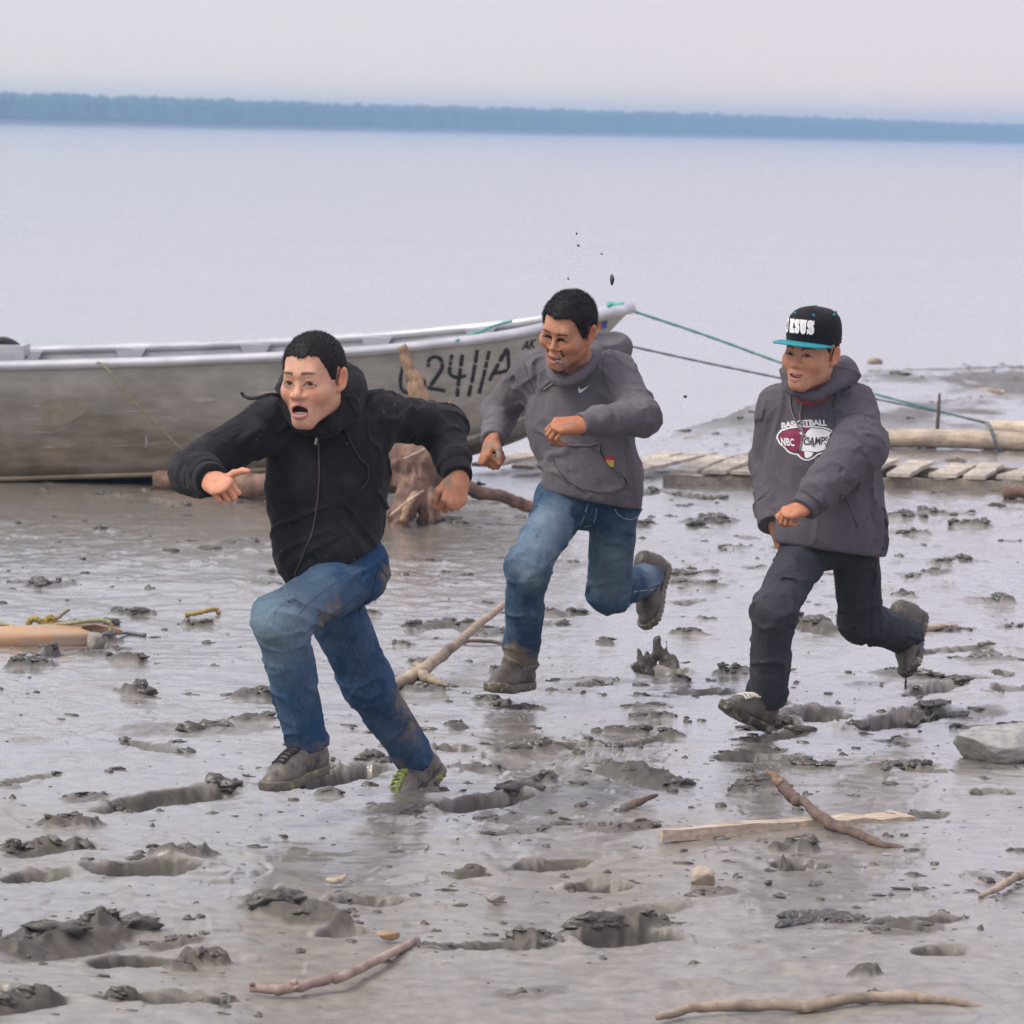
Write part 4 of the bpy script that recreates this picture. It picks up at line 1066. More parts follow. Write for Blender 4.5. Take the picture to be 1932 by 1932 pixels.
# ------------------------------------------------------------------ first boy: black zip hoodie
P1 = build_person(dict(
  Y=11.05, seed=3, hscale=1.0, head=(24, 8, -1),
  J=dict(pel=(640, 1062, 0), hipL=(674, 1085, -.05), hipR=(604, 1085, .06), knL=(527, 1172, -.33), anL=(582, 1414, -.24), knR=(692, 1290, .18), anR=(786, 1436, .32),
         shL=(712, 783, .03), shR=(500, 800, -.10), elL=(838, 806, .20), wrL=(863, 896, .02), elR=(366, 890, -.20), wrR=(398, 905, -.40), neck=(606, 778, -.07), head=(590, 712, -.19), hem=(622, 1062, -.03)),
  face=dict(skin=(.60, .355, .25), eye=.0036, eyecurve=13, eyez=-.001, eyeslant=.0, mz=-.074, mw=.025, mo=.0125, smile=-.003, drop=.013, browz=.0225, browin=.004, browarch=.005, frown=.25, teeth=('l',), nosew=1.12, jaw=1.02, lip=(.46, .20, .20), gaze=.002),
  hair=.009,
  handL=dict(d=(-.12, -.30, -1), n=(.30, -1, .25), curl=[(1.0, 1.4, .8), (1.15, 1.5, .8), (1.25, 1.5, .8), (1.3, 1.5, .8)], thumb=[(.85, .55, -.2, .033), (.95, .15, -.35, .028), (.9, -.15, -.45, .022)], s=.92, tone=.80, mud=-.05),
  handR=dict(d=(.50, -.80, -.20), n=(-.35, -.50, .75), curl=[(1.15, 1.75, .9), (1.25, 1.75, .9), (1.3, 1.75, .9), (1.35, 1.75, .9)], thumb=[(.45, 1, .15, .036), (.65, .8, .0, .03), (.9, .35, .0, .024)], s=.86, mud=-.1),
  hoodie=dict(w=dict(hem=.146, waist=.160, chest=.168, sh=.062), fl=.70, slL=(.066, .060, .050, .042), slR=(.068, .064, .057, .046), mat=BLACK_FLEECE, neckr=.062, hemtilt=np.array([.42, 0, .0]),
     tf=[(.2, .35, .006, 8, 14, 61), (.75, .4, .004, 7, 12, 62)],
     folds=[(700, 1010, -.1, .22, (.75, 0, .6), 22, 6, .012, 71), (560, 1030, -.12, .20, (-.5, 0, .8), 20, 6, .009, 72), (735, 800, .0, .20, (.2, 0, 1), 6, 22, .011, 73), (520, 830, -.15, .16, (.6, 0, .8), 6, 20, .009, 74)],
     hood=dict(pts=[(598, 812, -.20, .013), (562, 790, -.18, .017), (542, 752, -.13, .021), (548, 718, -.03, .026), (590, 705, .05, .034), (640, 708, .05, .040), (664, 734, -.01, .038), (656, 772, -.10, .030), (630, 802, -.175, .018), (598, 814, -.20, .012)], fd=(1, 0, .5))),
  pants=dict(name='jeans', r=(.098, .084, .072, .054), mat=JEANS1, cutL=.875, cutR=.89,
     folds=[(560, 1150, -.3, .16, (.4, 0, .9), 24, 7, .008, 81), (690, 1090, -.1, .14, (-.4, 0, .9), 20, 6, .007, 82), (595, 1205, -.15, .10, (.8, 0, .5), 26, 7, .009, 83)],
     fade=[(505, 1175, -.4, .12, .75), (590, 1120, -.3, .14, .35), (540, 1300, -.33, .10, .15), (700, 1200, .1, .14, .1), (720, 1390, .2, .1, .12)],
     mud=[(640, 1148, -.25, .075, .50), (590, 1172, -.28, .06, .50), (725, 1075, -.1, .06, .42), (728, 1110, -.05, .07, .48), (550, 1205, -.35, .05, .4), (745, 1300, .2, .08, .55), (765, 1370, .25, .08, .5), (610, 1410, -.2, .07, .7), (570, 1415, -.24, .07, .65), (760, 1440, .3, .06, .5)]),
  shoeL=dict(toe=(522, 1482, -.36), heel=(608, 1446, -.20), up=(.1, .2, 1), mat=SHOE1, sole=SOLE1, laces=BLACKCORD, s=.96, drop=.080),
  shoeR=dict(toe=(752, 1496, .24), heel=(826, 1412, .38), up=(-.6, -.5, .35), mat=SHOE1, sole=SOLE1, laces=simple('lime_lace', (.42, .60, .05), .6, .3, 120, col2=(.03, .04, .04)), s=1.0),
))
tag(P1['root'], 'boy in black zip hoodie and muddy blue jeans running open mouthed in front', 'person', 'boys running over the mud')
cord('zip', P1['bvh'], [(599, 815), (601, 850), (602, 900), (598, 950), (590, 1000), (575, 1040), (556, 1085)], .0026, ZIPT, P1['hoodie'], .001)
_z, _ = on_surf(P1['bvh'], 598, 818, .006); _z2, _ = on_surf(P1['bvh'], 595, 838, .006)
_m = MB(); _m.tube([_z, (_z + _z2) / 2, _z2], [.006, .0035, .0055], 6); _m.build('zip_pull', METAL, P1['hoodie'])
cord('drawcord', P1['bvh'], [(650, 812), (664, 840), (680, 868), (693, 880), (694, 905), (680, 925)], .0035, BLACKCORD, P1['hoodie'], .003)
_m = MB(); _m.tube(spline([at(534, 748, 10.93), at(510, 744, 10.86), at(487, 750, 10.84), at(470, 751, 10.86), at(459, 746, 10.88), at(455, 740, 10.88)], 5), .0052, 6, noise=.25); _m.build('drawcord', BLACKCORD, P1['hoodie'])

# ------------------------------------------------------------------ second boy: grey hoodie with the white tick
P2 = build_person(dict(
  Y=13.3, seed=5, hscale=1.0, head=(33, 19, 11),
  J=dict(pel=(1108, 955, 0), hipL=(1158, 968, .02), hipR=(1058, 958, -.02), knR=(995, 1070, -.32), anR=(982, 1252, -.16), knL=(1148, 1118, .16), anL=(1222, 1090, .48),
         shL=(1160, 702, -.02), shR=(1004, 702, .04), elL=(1208, 786, -.22), wrL=(1100, 800, -.36), elR=(942, 776, .22), wrR=(930, 828, .02), neck=(1084, 682, -.06), head=(1071, 621, -.18), hem=(1122, 938, -.02)),
  face=dict(skin=(.47, .245, .15), eye=.0022, eyecurve=16, eyez=-.001, eyeslant=.10, mz=-.073, mw=.027, mo=.0062, smile=.010, drop=.003, cheek=.8, browz=.0165, browarch=.004, teeth=('u',), nosew=1.2, naso=.2, jaw=1.06, lip=(.42, .17, .14)),
  hair=.013,
  handL=dict(d=(-1, -.25, -.10), n=(-.15, -.60, .85), curl=[(.9, 1.0, .6), (1.0, 1.1, .6), (1.05, 1.1, .6), (1.05, 1.1, .6)], thumb=[(.8, .6, -.5, .034), (.8, .2, -.6, .028), (.8, 0, -.6, .022)], s=1.0, tone=.95),
  handR=dict(d=(-.35, -.75, -.95), n=(-.85, -.25, .45), curl=FIST, thumb=[(.8, .55, -.2, .034), (.95, .1, -.4, .028), (.9, -.2, -.5, .022)], s=1.0, tone=.8, mud=.0),
  hoodie=dict(w=dict(hem=.152, waist=.164, chest=.166, sh=.058), fl=.70, slL=(.070, .064, .050, .039), slR=(.068, .058, .048, .041), mat=GREY_FLEECE, neckr=.058, hemtilt=np.array([-.30, 0, .0]),
     tf=[(.2, .35, .005, 8, 14, 61), (.75, .4, .004, 7, 12, 62)],
     folds=[(1060, 880, -.12, .22, (.5, 0, .85), 20, 6, .010, 75), (1180, 880, -.1, .2, (-.2, 0, 1), 7, 20, .009, 76), (1010, 730, .0, .16, (.7, 0, .6), 6, 22, .010, 77), (1165, 760, -.08, .15, (-.5, 0, .8), 20, 7, .010, 78), (1090, 720, -.15, .13, (.4, 0, .8), 18, 6, .006, 79)],
     hood=dict(pts=[(1060, 722, -.18, .010), (1042, 702, -.15, .013), (1040, 676, -.06, .018), (1075, 660, .06, .024), (1115, 654, .03, .026), (1122, 676, -.05, .022), (1100, 704, -.14, .015), (1070, 723, -.18, .010)], fd=(1, 0, .5),
               bag=(1150, 655, .08, (.080, .085, .060), (1142, 630, .05, (.062, .068, .044))))),
  pants=dict(name='jeans', r=(.097, .085, .070, .055), mat=JEANS2, cutR=.92, cutL=.95,
     folds=[(1040, 985, -.2, .16, (.35, 0, .9), 22, 6, .010, 84), (1185, 985, .0, .14, (-.3, 0, .9), 22, 6, .009, 85), (1110, 990, -.1, .1, (.7, 0, .6), 20, 6, .007, 86)],
     fade=[(1035, 975, -.2, .085, .65), (1012, 1040, -.3, .09, .6), (1000, 1085, -.38, .05, .5), (1160, 1060, .0, .09, .6), (1150, 1110, .1, .06, .4), (1215, 1085, .4, .08, .55), (975, 1180, -.2, .05, .15)],
     mud=[(980, 1262, -.16, .08, .95), (975, 1225, -.22, .05, .7), (1160, 1040, .0, .1, .42), (1235, 1090, .5, .08, .5), (985, 1110, -.3, .05, .25)]),
  shoeR=dict(toe=(938, 1290, -.30), heel=(1003, 1280, -.08), up=(.05, .15, 1), mat=SHOE2, sole=SOLE2, laces=None, s=1.02, drop=.088),
  shoeL=dict(toe=(1214, 1186, .42), heel=(1240, 1072, .56), up=(-.6, -.7, .12), mat=SHOE2, sole=SOLE2, s=1.02, slide=-.005, drop=.07),
))
tag(P2['root'], 'grinning boy in grey hoodie with white tick and faded jeans running in the middle', 'person', 'boys running over the mud')

# ------------------------------------------------------------------ third boy: cap and printed hoodie
P3 = build_person(dict(
  Y=12.72, seed=8, hscale=.98, S=.95, head=(33, 3, 4),
  J=dict(pel=(1566, 1030, 0), hipL=(1612, 1042, .04), hipR=(1520, 1040, -.02), knR=(1460, 1152, -.30), anR=(1447, 1320, -.20), knL=(1625, 1172, .16), anL=(1708, 1198, .42),
         shL=(1612, 764, .02), shR=(1468, 768, .04), elL=(1622, 842, -.16), wrL=(1520, 956, -.28), elR=(1455, 870, .14), wrR=(1462, 986, -.02), neck=(1532, 735, -.03), head=(1530, 664, -.12), hem=(1570, 1032, -.02)),
  face=dict(skin=(.52, .285, .185), eye=.0030, eyecurve=12, eyez=0, eyeslant=.08, mz=-.072, mw=.024, mo=.0055, smile=.005, drop=.004, cheek=.4, browz=.018, browarch=.005, teeth=('u',), nosew=1.12, lip=(.44, .18, .16)),
  hair=.006,
  handL=dict(d=(-.85, -.35, -.30), n=(-.15, -.55, .85), curl=[(.9, .9, .4), (1.1, 1.2, .5), (1.2, 1.3, .6), (1.3, 1.3, .6)], thumb=[(.8, .5, -.3, .034), (.95, .1, -.3, .028), (.95, 0, -.3, .024)], s=.78, tone=.98),
  handR=dict(d=(.35, -.2, -1), n=(-.8, -.3, .1), curl=FIST, thumb=[(.8, .5, -.3, .034), (.95, .1, -.3, .028), (.95, 0, -.3, .024)], s=.9, tone=.8),
  hoodie=dict(w=dict(hem=.160, waist=.184, chest=.166, sh=.064), fl=.72, slL=(.068, .086, .064, .046), slR=(.066, .066, .064, .056), mat=DARK_FLEECE, neckr=.058, hemtilt=np.array([-.24, 0, .0]), cuffl=.05,
     tf=[(.2, .35, .006, 5, 14, 63), (.75, .4, .003, 7, 12, 64)],
     folds=[(1640, 960, .0, .22, (.25, 0, 1), 5, 24, .015, 91), (1600, 1010, -.1, .18, (.2, 0, 1), 6, 20, .010, 92), (1590, 770, -.05, .13, (-.3, 0, 1), 6, 24, .011, 93), (1465, 800, .0, .14, (.2, 0, 1), 5, 22, .010, 94), (1620, 880, -.1, .12, (.8, 0, .6), 8, 18, .009, 95)],
     hood=dict(pts=[(1513, 748, -.14, .008), (1493, 732, -.13, .013), (1486, 702, -.08, .020), (1508, 684, .04, .026), (1550, 678, .09, .031), (1586, 692, .06, .033), (1592, 712, -.01, .030), (1566, 731, -.10, .019), (1536, 747, -.135, .010), (1513, 749, -.14, .008)], fd=(.6, 0, 1),
               bag=(1590, 706, .07, (.054, .075, .044), (1566, 668, .05, (.048, .060, .026))))),
  pants=dict(name='trousers', splash=.10, r=(.094, .080, .069, .060), mat=SLACKS, cutR=.90, cutL=.95,
     folds=[(1505, 1075, -.2, .13, (.3, 0, .9), 22, 6, .007, 87), (1610, 1075, .0, .12, (-.3, 0, .9), 20, 6, .006, 88)],
     fade=[(1450, 1150, -.35, .10, .4), (1440, 1260, -.25, .10, .3), (1500, 1060, -.2, .12, .25), (1680, 1190, .3, .1, .3)], mud=[(1445, 1325, -.2, .05, .6), (1720, 1190, .45, .05, .5)]),
  shoeR=dict(toe=(1384, 1346, -.32), heel=(1466, 1384, -.12), up=(.35, .1, 1), mat=SHOE3, sole=SOLE3, laces=simple('white_lace', (.55, .53, .48), .6), s=.98, drop=.10),
  shoeL=dict(toe=(1702, 1272, .34), heel=(1722, 1160, .50), up=(-.7, -.7, .1), mat=SHOE3, sole=SOLE3, s=.98, slide=-.035, drop=.06, laces=simple('pale_lace', (.5, .48, .42), .6)),
))
tag(P3['root'], 'boy in flat brimmed cap and charcoal basketball camp hoodie running on the right', 'person', 'boys running over the mud')
# ================================================================== PRINTS, CORDS, POCKETS, THE CAP
def decal(name, polys, bvh, off, mat, parent, fit=None, maxe=5.0):
    """Flat print on a garment: photo-pixel polygons laid onto the cloth itself."""
    bm = bmesh.new()
    for poly in polys:
        vs = [bm.verts.new((x, -y, 0)) for x, y in poly]
        try: bm.faces.new(vs)
        except ValueError: pass
    bmesh.ops.triangulate(bm, faces=bm.faces[:])
    for _ in range(4):
        ed = [e for e in bm.edges if e.calc_length() > maxe]
        if not ed: break
        bmesh.ops.subdivide_edges(bm, edges=ed, cuts=1); bmesh.ops.triangulate(bm, faces=bm.faces[:])
    for v in bm.verts:
        px, py = v.co.x, -v.co.y
        p, nn = on_surf(bvh, px, py, off)
        if fit is not None:
            yf = fit(px, py)
            if abs(p.y - off * 0 - yf) > .03: p = at(px, py, yf - off)
        v.co = p
    return link(name, bm_mesh(name, bm), mat, parent)
def text_polys(txt, p0, p1, up, bold=.0, shear=0.0, arc=0.0, space=1.0):
    """Outline triangles of a text, mapped so it runs p0 -> p1 with height vector up (photo pixels)."""
    cu = bpy.data.curves.new('t', 'FONT'); cu.body = txt; cu.offset = bold; cu.space_character = space; cu.resolution_u = 3; cu.shear = shear
    ob = bpy.data.objects.new('t', cu); COL.objects.link(ob); bpy.context.view_layer.update()
    me = ob.evaluated_get(bpy.context.evaluated_depsgraph_get()).to_mesh()
    V = np.array([v.co[:2] for v in me.vertices]); T = [tuple(p.vertices) for p in me.polygons]
    bpy.data.objects.remove(ob); bpy.data.curves.remove(cu)
    lo, hi = V.min(0), V.max(0); U = (V - lo) / (hi - lo)
    p0 = np.array(p0, float); p1 = np.array(p1, float); up = np.array(up, float)
    W = p0 + U[:, :1] * (p1 - p0) + U[:, 1:] * up; W[:, 1] -= arc * (1 - (2 * U[:, 0] - 1) ** 2)
    return [[tuple(W[i]) for i in t] for t in T]
def seam(b, key, pts, r, mat, parent, name='seam', lift=-.0006): return cord(name, b[key], pts, r, mat, parent, lift)

def crop(x0, y0, s):
    return lambda pts: [((x0 + x * s) / 1.7215, (y0 + y * s) / 1.7215) for x, y in pts]
# ---------------------------------------------------------------- first boy
PALE_STITCH = simple('tan_stitch', (.055, .085, .12), .8); DARK_SEAM = simple('dark_seam', (.012, .030, .07), .9); BLACK_SEAM = simple('black_seam', (.008, .008, .010), .9)
c2 = crop(700, 1750, 800 / 1717)
seam(P1, 'bvp', c2([(985, 150), (970, 215), (860, 290), (740, 375), (640, 455), (590, 520)]), .0018, PALE_STITCH, P1['pants'])
seam(P1, 'bvp', c2([(1140, 175), (1110, 290), (1080, 400), (1020, 470), (995, 535)]), .0024, DARK_SEAM, P1['pants'])
seam(P1, 'bvp', c2([(1140, 175), (1165, 215), (1195, 270)]), .0020, DARK_SEAM, P1['pants'])
seam(P1, 'bvp', c2([(880, 640), (960, 760), (1030, 880), (1090, 985), (1180, 1120)]), .0016, PALE_STITCH, P1['pants'])
seam(P1, 'bvp', c2([(620, 700), (650, 820), (660, 1000), (690, 1150), (730, 1280)]), .0014, PALE_STITCH, P1['pants'])
c1 = crop(500, 1020, 1100 / 1932)
seam(P1, 'bvh', c1([(610, 560), (600, 700), (590, 850), (600, 960)]), .0022, BLACK_SEAM, P1['hoodie'])
seam(P1, 'bvh', c1([(1215, 480), (1240, 600), (1290, 720), (1330, 800)]), .0022, BLACK_SEAM, P1['hoodie'])
seam(P1, 'bvh', c1([(1155, 1180), (1160, 1260), (1170, 1310)]), .0022, BLACK_SEAM, P1['hoodie'], 'pocket_edge')
GREY_SEAM = simple('grey_seam', (.07, .064, .075), .9)
LIME = simple('lime_rubber', (.48, .52, .04), .5, .2, 80)

# ---------------------------------------------------------------- second boy
c3 = crop(1480, 900, 750 / 1705)
seam(P2, 'bvh', c3([(1120, 520), (1095, 590), (1085, 680), (1110, 790), (1160, 880)]), .0022, GREY_SEAM, P2['hoodie'])
seam(P2, 'bvh', c3([(500, 620), (530, 720), (560, 800), (590, 860)]), .0022, GREY_SEAM, P2['hoodie'])
SWOOSH = [(904, 836), (903, 816), (911, 808), (913, 822), (918, 830), (928, 830), (990, 796), (930, 850), (917, 855), (908, 850)]
decal('chest_logo', [c3(SWOOSH)], P2['bvh'], .002, WHITE_PRINT, P2['hoodie'], maxe=3)
pk = c3([(705, 1225), (800, 1240), (940, 1243), (1055, 1232), (1062, 1290), (1085, 1345), (1120, 1400), (1165, 1440), (1235, 1490), (1250, 1540), (1180, 1580), (1050, 1590), (920, 1560), (820, 1500), (760, 1420), (725, 1330)])
decal('snack_packet', [c3([(1080, 1330), (1167, 1326), (1167, 1352), (1085, 1354)])], P2['bvh'], .003, simple('red_foil', (.42, .015, .03), .3, .3, 200), P2['hoodie'], maxe=3)
decal('snack_packet_front', [c3([(1085, 1354), (1167, 1352), (1165, 1405), (1110, 1392)])], P2['bvh'], .003, simple('yellow_foil', (.45, .32, .04), .35, .5, 260), P2['hoodie'], maxe=3)
decal('pouch_pocket', [pk], P2['bvh'], .006, GREY_FLEECE, P2['hoodie'], maxe=6)
cord('pocket_edge', P2['bvh'], pk[:4], .0038, GREY_FLEECE, P2['hoodie'], .006)
cord('pocket_seam', P2['bvh'], [(x, y + 2.6) for x, y in pk[:4]], .0016, GREY_SEAM, P2['hoodie'], .0065)
cord('pocket_seam', P2['bvh'], [(x + 2.2, y - .6) for x, y in pk[3:10]], .0026, BLACK_SEAM, P2['hoodie'], .003)
cord('pocket_seam', P2['bvh'], [pk[15], pk[14], pk[13], pk[12]], .0022, GREY_SEAM, P2['hoodie'], .006)
cord('pocket_edge', P2['bvh'], pk[3:10], .0032, GREY_FLEECE, P2['hoodie'], .006)
_mth = P2['H'] @ np.array([.012, .094, -.074]) + P2['HO']
_e1 = on_surf(P2['bvh'], 1058, 712, .006)[0]
_m = MB(); _m.tube(spline([_mth, _mth + np.array([.022, -.014, -.008]), (Vector(_mth) + _e1) / 2 + Vector((.030, -.022, -.004)), _e1 + Vector((.012, -.012, .014)), _e1], 6), .0032, 6); _m.build('drawcord', GREYCORD, P2['hoodie'])
cord('drawcord', P2['bvh'], [(1078, 700), (1077, 708), (1066, 716), (1045, 724), (1034, 730), (1027, 735)], .0032, GREYCORD, P2['hoodie'], .004)
cc4 = crop(1500, 1500, 750 / 1705)
WHST = simple('white_stitch', (.42, .44, .46), .8)
for pts in ([(932, 310), (905, 400), (880, 460), (850, 520)], [(995, 345), (985, 420), (960, 465), (900, 480)], [(1130, 345), (1150, 385), (1200, 418), (1260, 425), (1320, 400)], [(1270, 960), (1340, 950), (1400, 945), (1470, 930)]):
    seam(P2, 'bvp', cc4(pts), .0013, WHST, P2['pants'], 'stitching')
seam(P2, 'bvp', cc4([(760, 640), (700, 700), (640, 760), (610, 850)]), .0018, DARK_SEAM, P2['pants'])
_q, _ = on_surf(P2['bvp'], 1209, 968, .004); _m = MB(); _m.tube([_q + Vector((0, 0, .028)), _q, _q - Vector((0, 0, .02))], .006, 6); _m.build('belt_loop', DARK_SEAM, P2['pants'])

# ---------------------------------------------------------------- third boy: chest print
pr = crop(2450, 1250, 400 / 1932)
_hits = []
for _x in range(1468, 1532, 6):
    for _y in range(760, 880, 8):
        _p, _ = on_surf(P3['bvh'], _x, _y, 0); _hits.append((_x, _y, _p.y))
_hits = np.array(_hits); _X = (_hits[:, 0] - 1510) / 50; _Yy = (_hits[:, 1] - 820) / 50
_A = np.stack([np.ones_like(_X), _X, _Yy, _X * _X, _X * _Yy], 1); _cf = np.linalg.lstsq(_A, _hits[:, 2], rcond=None)[0]
def chest_fit(px, py):
    x = min((px - 1510) / 50, 1.3); y = (py - 820) / 50; return float(_cf @ np.array([1, x, y, x * x, x * y]))
def dec3(name, polys, off, mat): return decal(name, polys, P3['bvh'], off, mat, P3['hoodie'], chest_fit, 4)
MAROON = simple('maroon_print', (.20, .012, .055), .7, .1, 300); INK = simple('charcoal_print', (.045, .042, .05), .8, .1, 300)
outer = [(350, 830), (365, 770), (420, 710), (540, 668), (700, 648), (900, 645), (1080, 660), (1180, 690), (1270, 740), (1320, 810), (1320, 900), (1250, 990), (1130, 1060), (1000, 1100), (940, 1150), (860, 1190), (780, 1185), (720, 1150), (670, 1100), (600, 1092), (530, 1060), (470, 990), (395, 930)]
inner = [(372, 830), (388, 780), (440, 728), (550, 690), (700, 672), (900, 668), (1070, 682), (1170, 712), (1250, 755), (1295, 815), (1290, 890), (1230, 970), (1120, 1035), (990, 1075), (920, 1130), (850, 1165), (785, 1160), (735, 1130), (690, 1080), (610, 1070), (545, 1040), (490, 975), (415, 915)]
marn = [(392, 830), (410, 785), (460, 738), (560, 702), (740, 682), (880, 682), (815, 730), (775, 790), (745, 880), (715, 990), (670, 1050), (610, 1058), (550, 1025), (500, 960), (425, 905)]
whit = [(890, 682), (1060, 694), (1160, 722), (1235, 763), (1275, 815), (1270, 885), (1215, 955), (1110, 1020), (980, 1058), (800, 1040), (725, 1045), (735, 985), (765, 880), (795, 795), (830, 735)]
ballm = [(700, 1080), (735, 1052), (775, 1040), (770, 1090), (790, 1150), (750, 1135)]
ballw = [(790, 1042), (850, 1050), (930, 1070), (900, 1120), (845, 1150), (805, 1148), (788, 1095)]
dec3('chest_print', [pr(outer)], .0015, WHITE_PRINT); dec3('chest_print', [pr(inner)], .0026, INK); dec3('chest_print', [pr(marn), pr(ballm)], .0038, MAROON)
dec3('chest_print', [pr(whit), pr(ballw)], .0038, WHITE_PRINT)
_t0, _t1, _tu = pr([(432, 690), (1150, 650)])[0], pr([(432, 690), (1150, 650)])[1], (-1.4, -11.5)
dec3('chest_lettering', text_polys('BASKETBALL', _t0, _t1, _tu, bold=.045, arc=3.0, space=.95), .002, WHITE_PRINT)
_a, _b = pr([(440, 955), (640, 968)]); dec3('chest_lettering', text_polys('NBC', _a, _b, (-2, -15), bold=.03), .005, WHITE_PRINT)
_a, _b = pr([(770, 950), (1160, 940)]); dec3('chest_lettering', text_polys('CAMPS', _a, _b, (2, -15), bold=.02), .005, INK)
_star = [(740 + 34 * (1 if k % 2 == 0 else .42) * math.sin(k * PI / 5), 765 - 34 * (1 if k % 2 == 0 else .42) * math.cos(k * PI / 5)) for k in range(10)]
dec3('chest_star', [pr(_star)], .005, WHITE_PRINT)
for pts in ([(602, 95), (585, 170), (575, 260), (598, 420), (650, 560), (700, 650), (750, 735), (765, 790), (740, 930), (722, 1040)], [(852, 95), (800, 170), (755, 280), (722, 450), (728, 560), (752, 680), (770, 760), (830, 850), (900, 930), (935, 965)]):
    cord('drawcord', P3['bvh'], pr(pts), .0030, GREYCORD, P3['hoodie'], .006)
for q in ((604, 92), (855, 92)):
    _p, _n = on_surf(P3['bvh'], *pr([q])[0], .006); _m = MB()
    _u = _n.cross(Vector((0, 0, 1))).normalized(); _w = _n.cross(_u); _m.tube([_p + (_u * math.cos(a) + _w * math.sin(a)) * .006 for a in np.linspace(0, 2 * PI, 13)], .0022, 6, cap=False); _m.build('eyelet', METAL, P3['hoodie'])
RED = simple('red_cotton', (.55, .03, .025), .8, .1, 200)
_nk = P3['J']['neck']; _hd = nrm(P3['HO'] - _nk)
_m = MB(); _l = P3['cl']; _f = nrm(P3['cf'] - np.dot(P3['cf'], _hd) * _hd)
_m.tube([_nk + _hd * (.024 - .020 * math.sin(a)) + _l * .060 * math.cos(a) + _f * (.060 * math.sin(a) + .008) for a in np.linspace(-.35, PI + .35, 22)], .0085, 8); shirt = _m.build('red_shirt', RED, P3['root'])
_m = MB(); _m.tube([at(1645, 1043, 12.66), at(1654, 1047, 12.66), at(1663, 1044, 12.68)], [.006, .010, .007], 8); _m.build('shirt_tail', RED, shirt)
c5 = crop(2350, 950, 600 / 1288)
seam(P3, 'bvh', c5([(820, 870), (900, 850), (975, 840), (995, 900)]), .0024, INK, P3['hoodie'])
seam(P3, 'bvh', c5([(830, 1400), (870, 1480), (900, 1560), (940, 1640)]), .0026, INK, P3['hoodie'], 'pocket_edge')
seam(P3, 'bvh', c5([(790, 680), (765, 760), (770, 850), (780, 930)]), .0022, INK, P3['hoodie'])
c6 = crop(2330, 1650, 750 / 1811)
seam(P3, 'bvp', c6([(1245, 400), (1235, 560), (1215, 700), (1210, 830), (1205, 980)]), .0018, BLACK_SEAM, P3['pants'])
seam(P3, 'bvp', c6([(300, 740), (255, 860), (245, 1000), (225, 1150)]), .0018, BLACK_SEAM, P3['pants'])

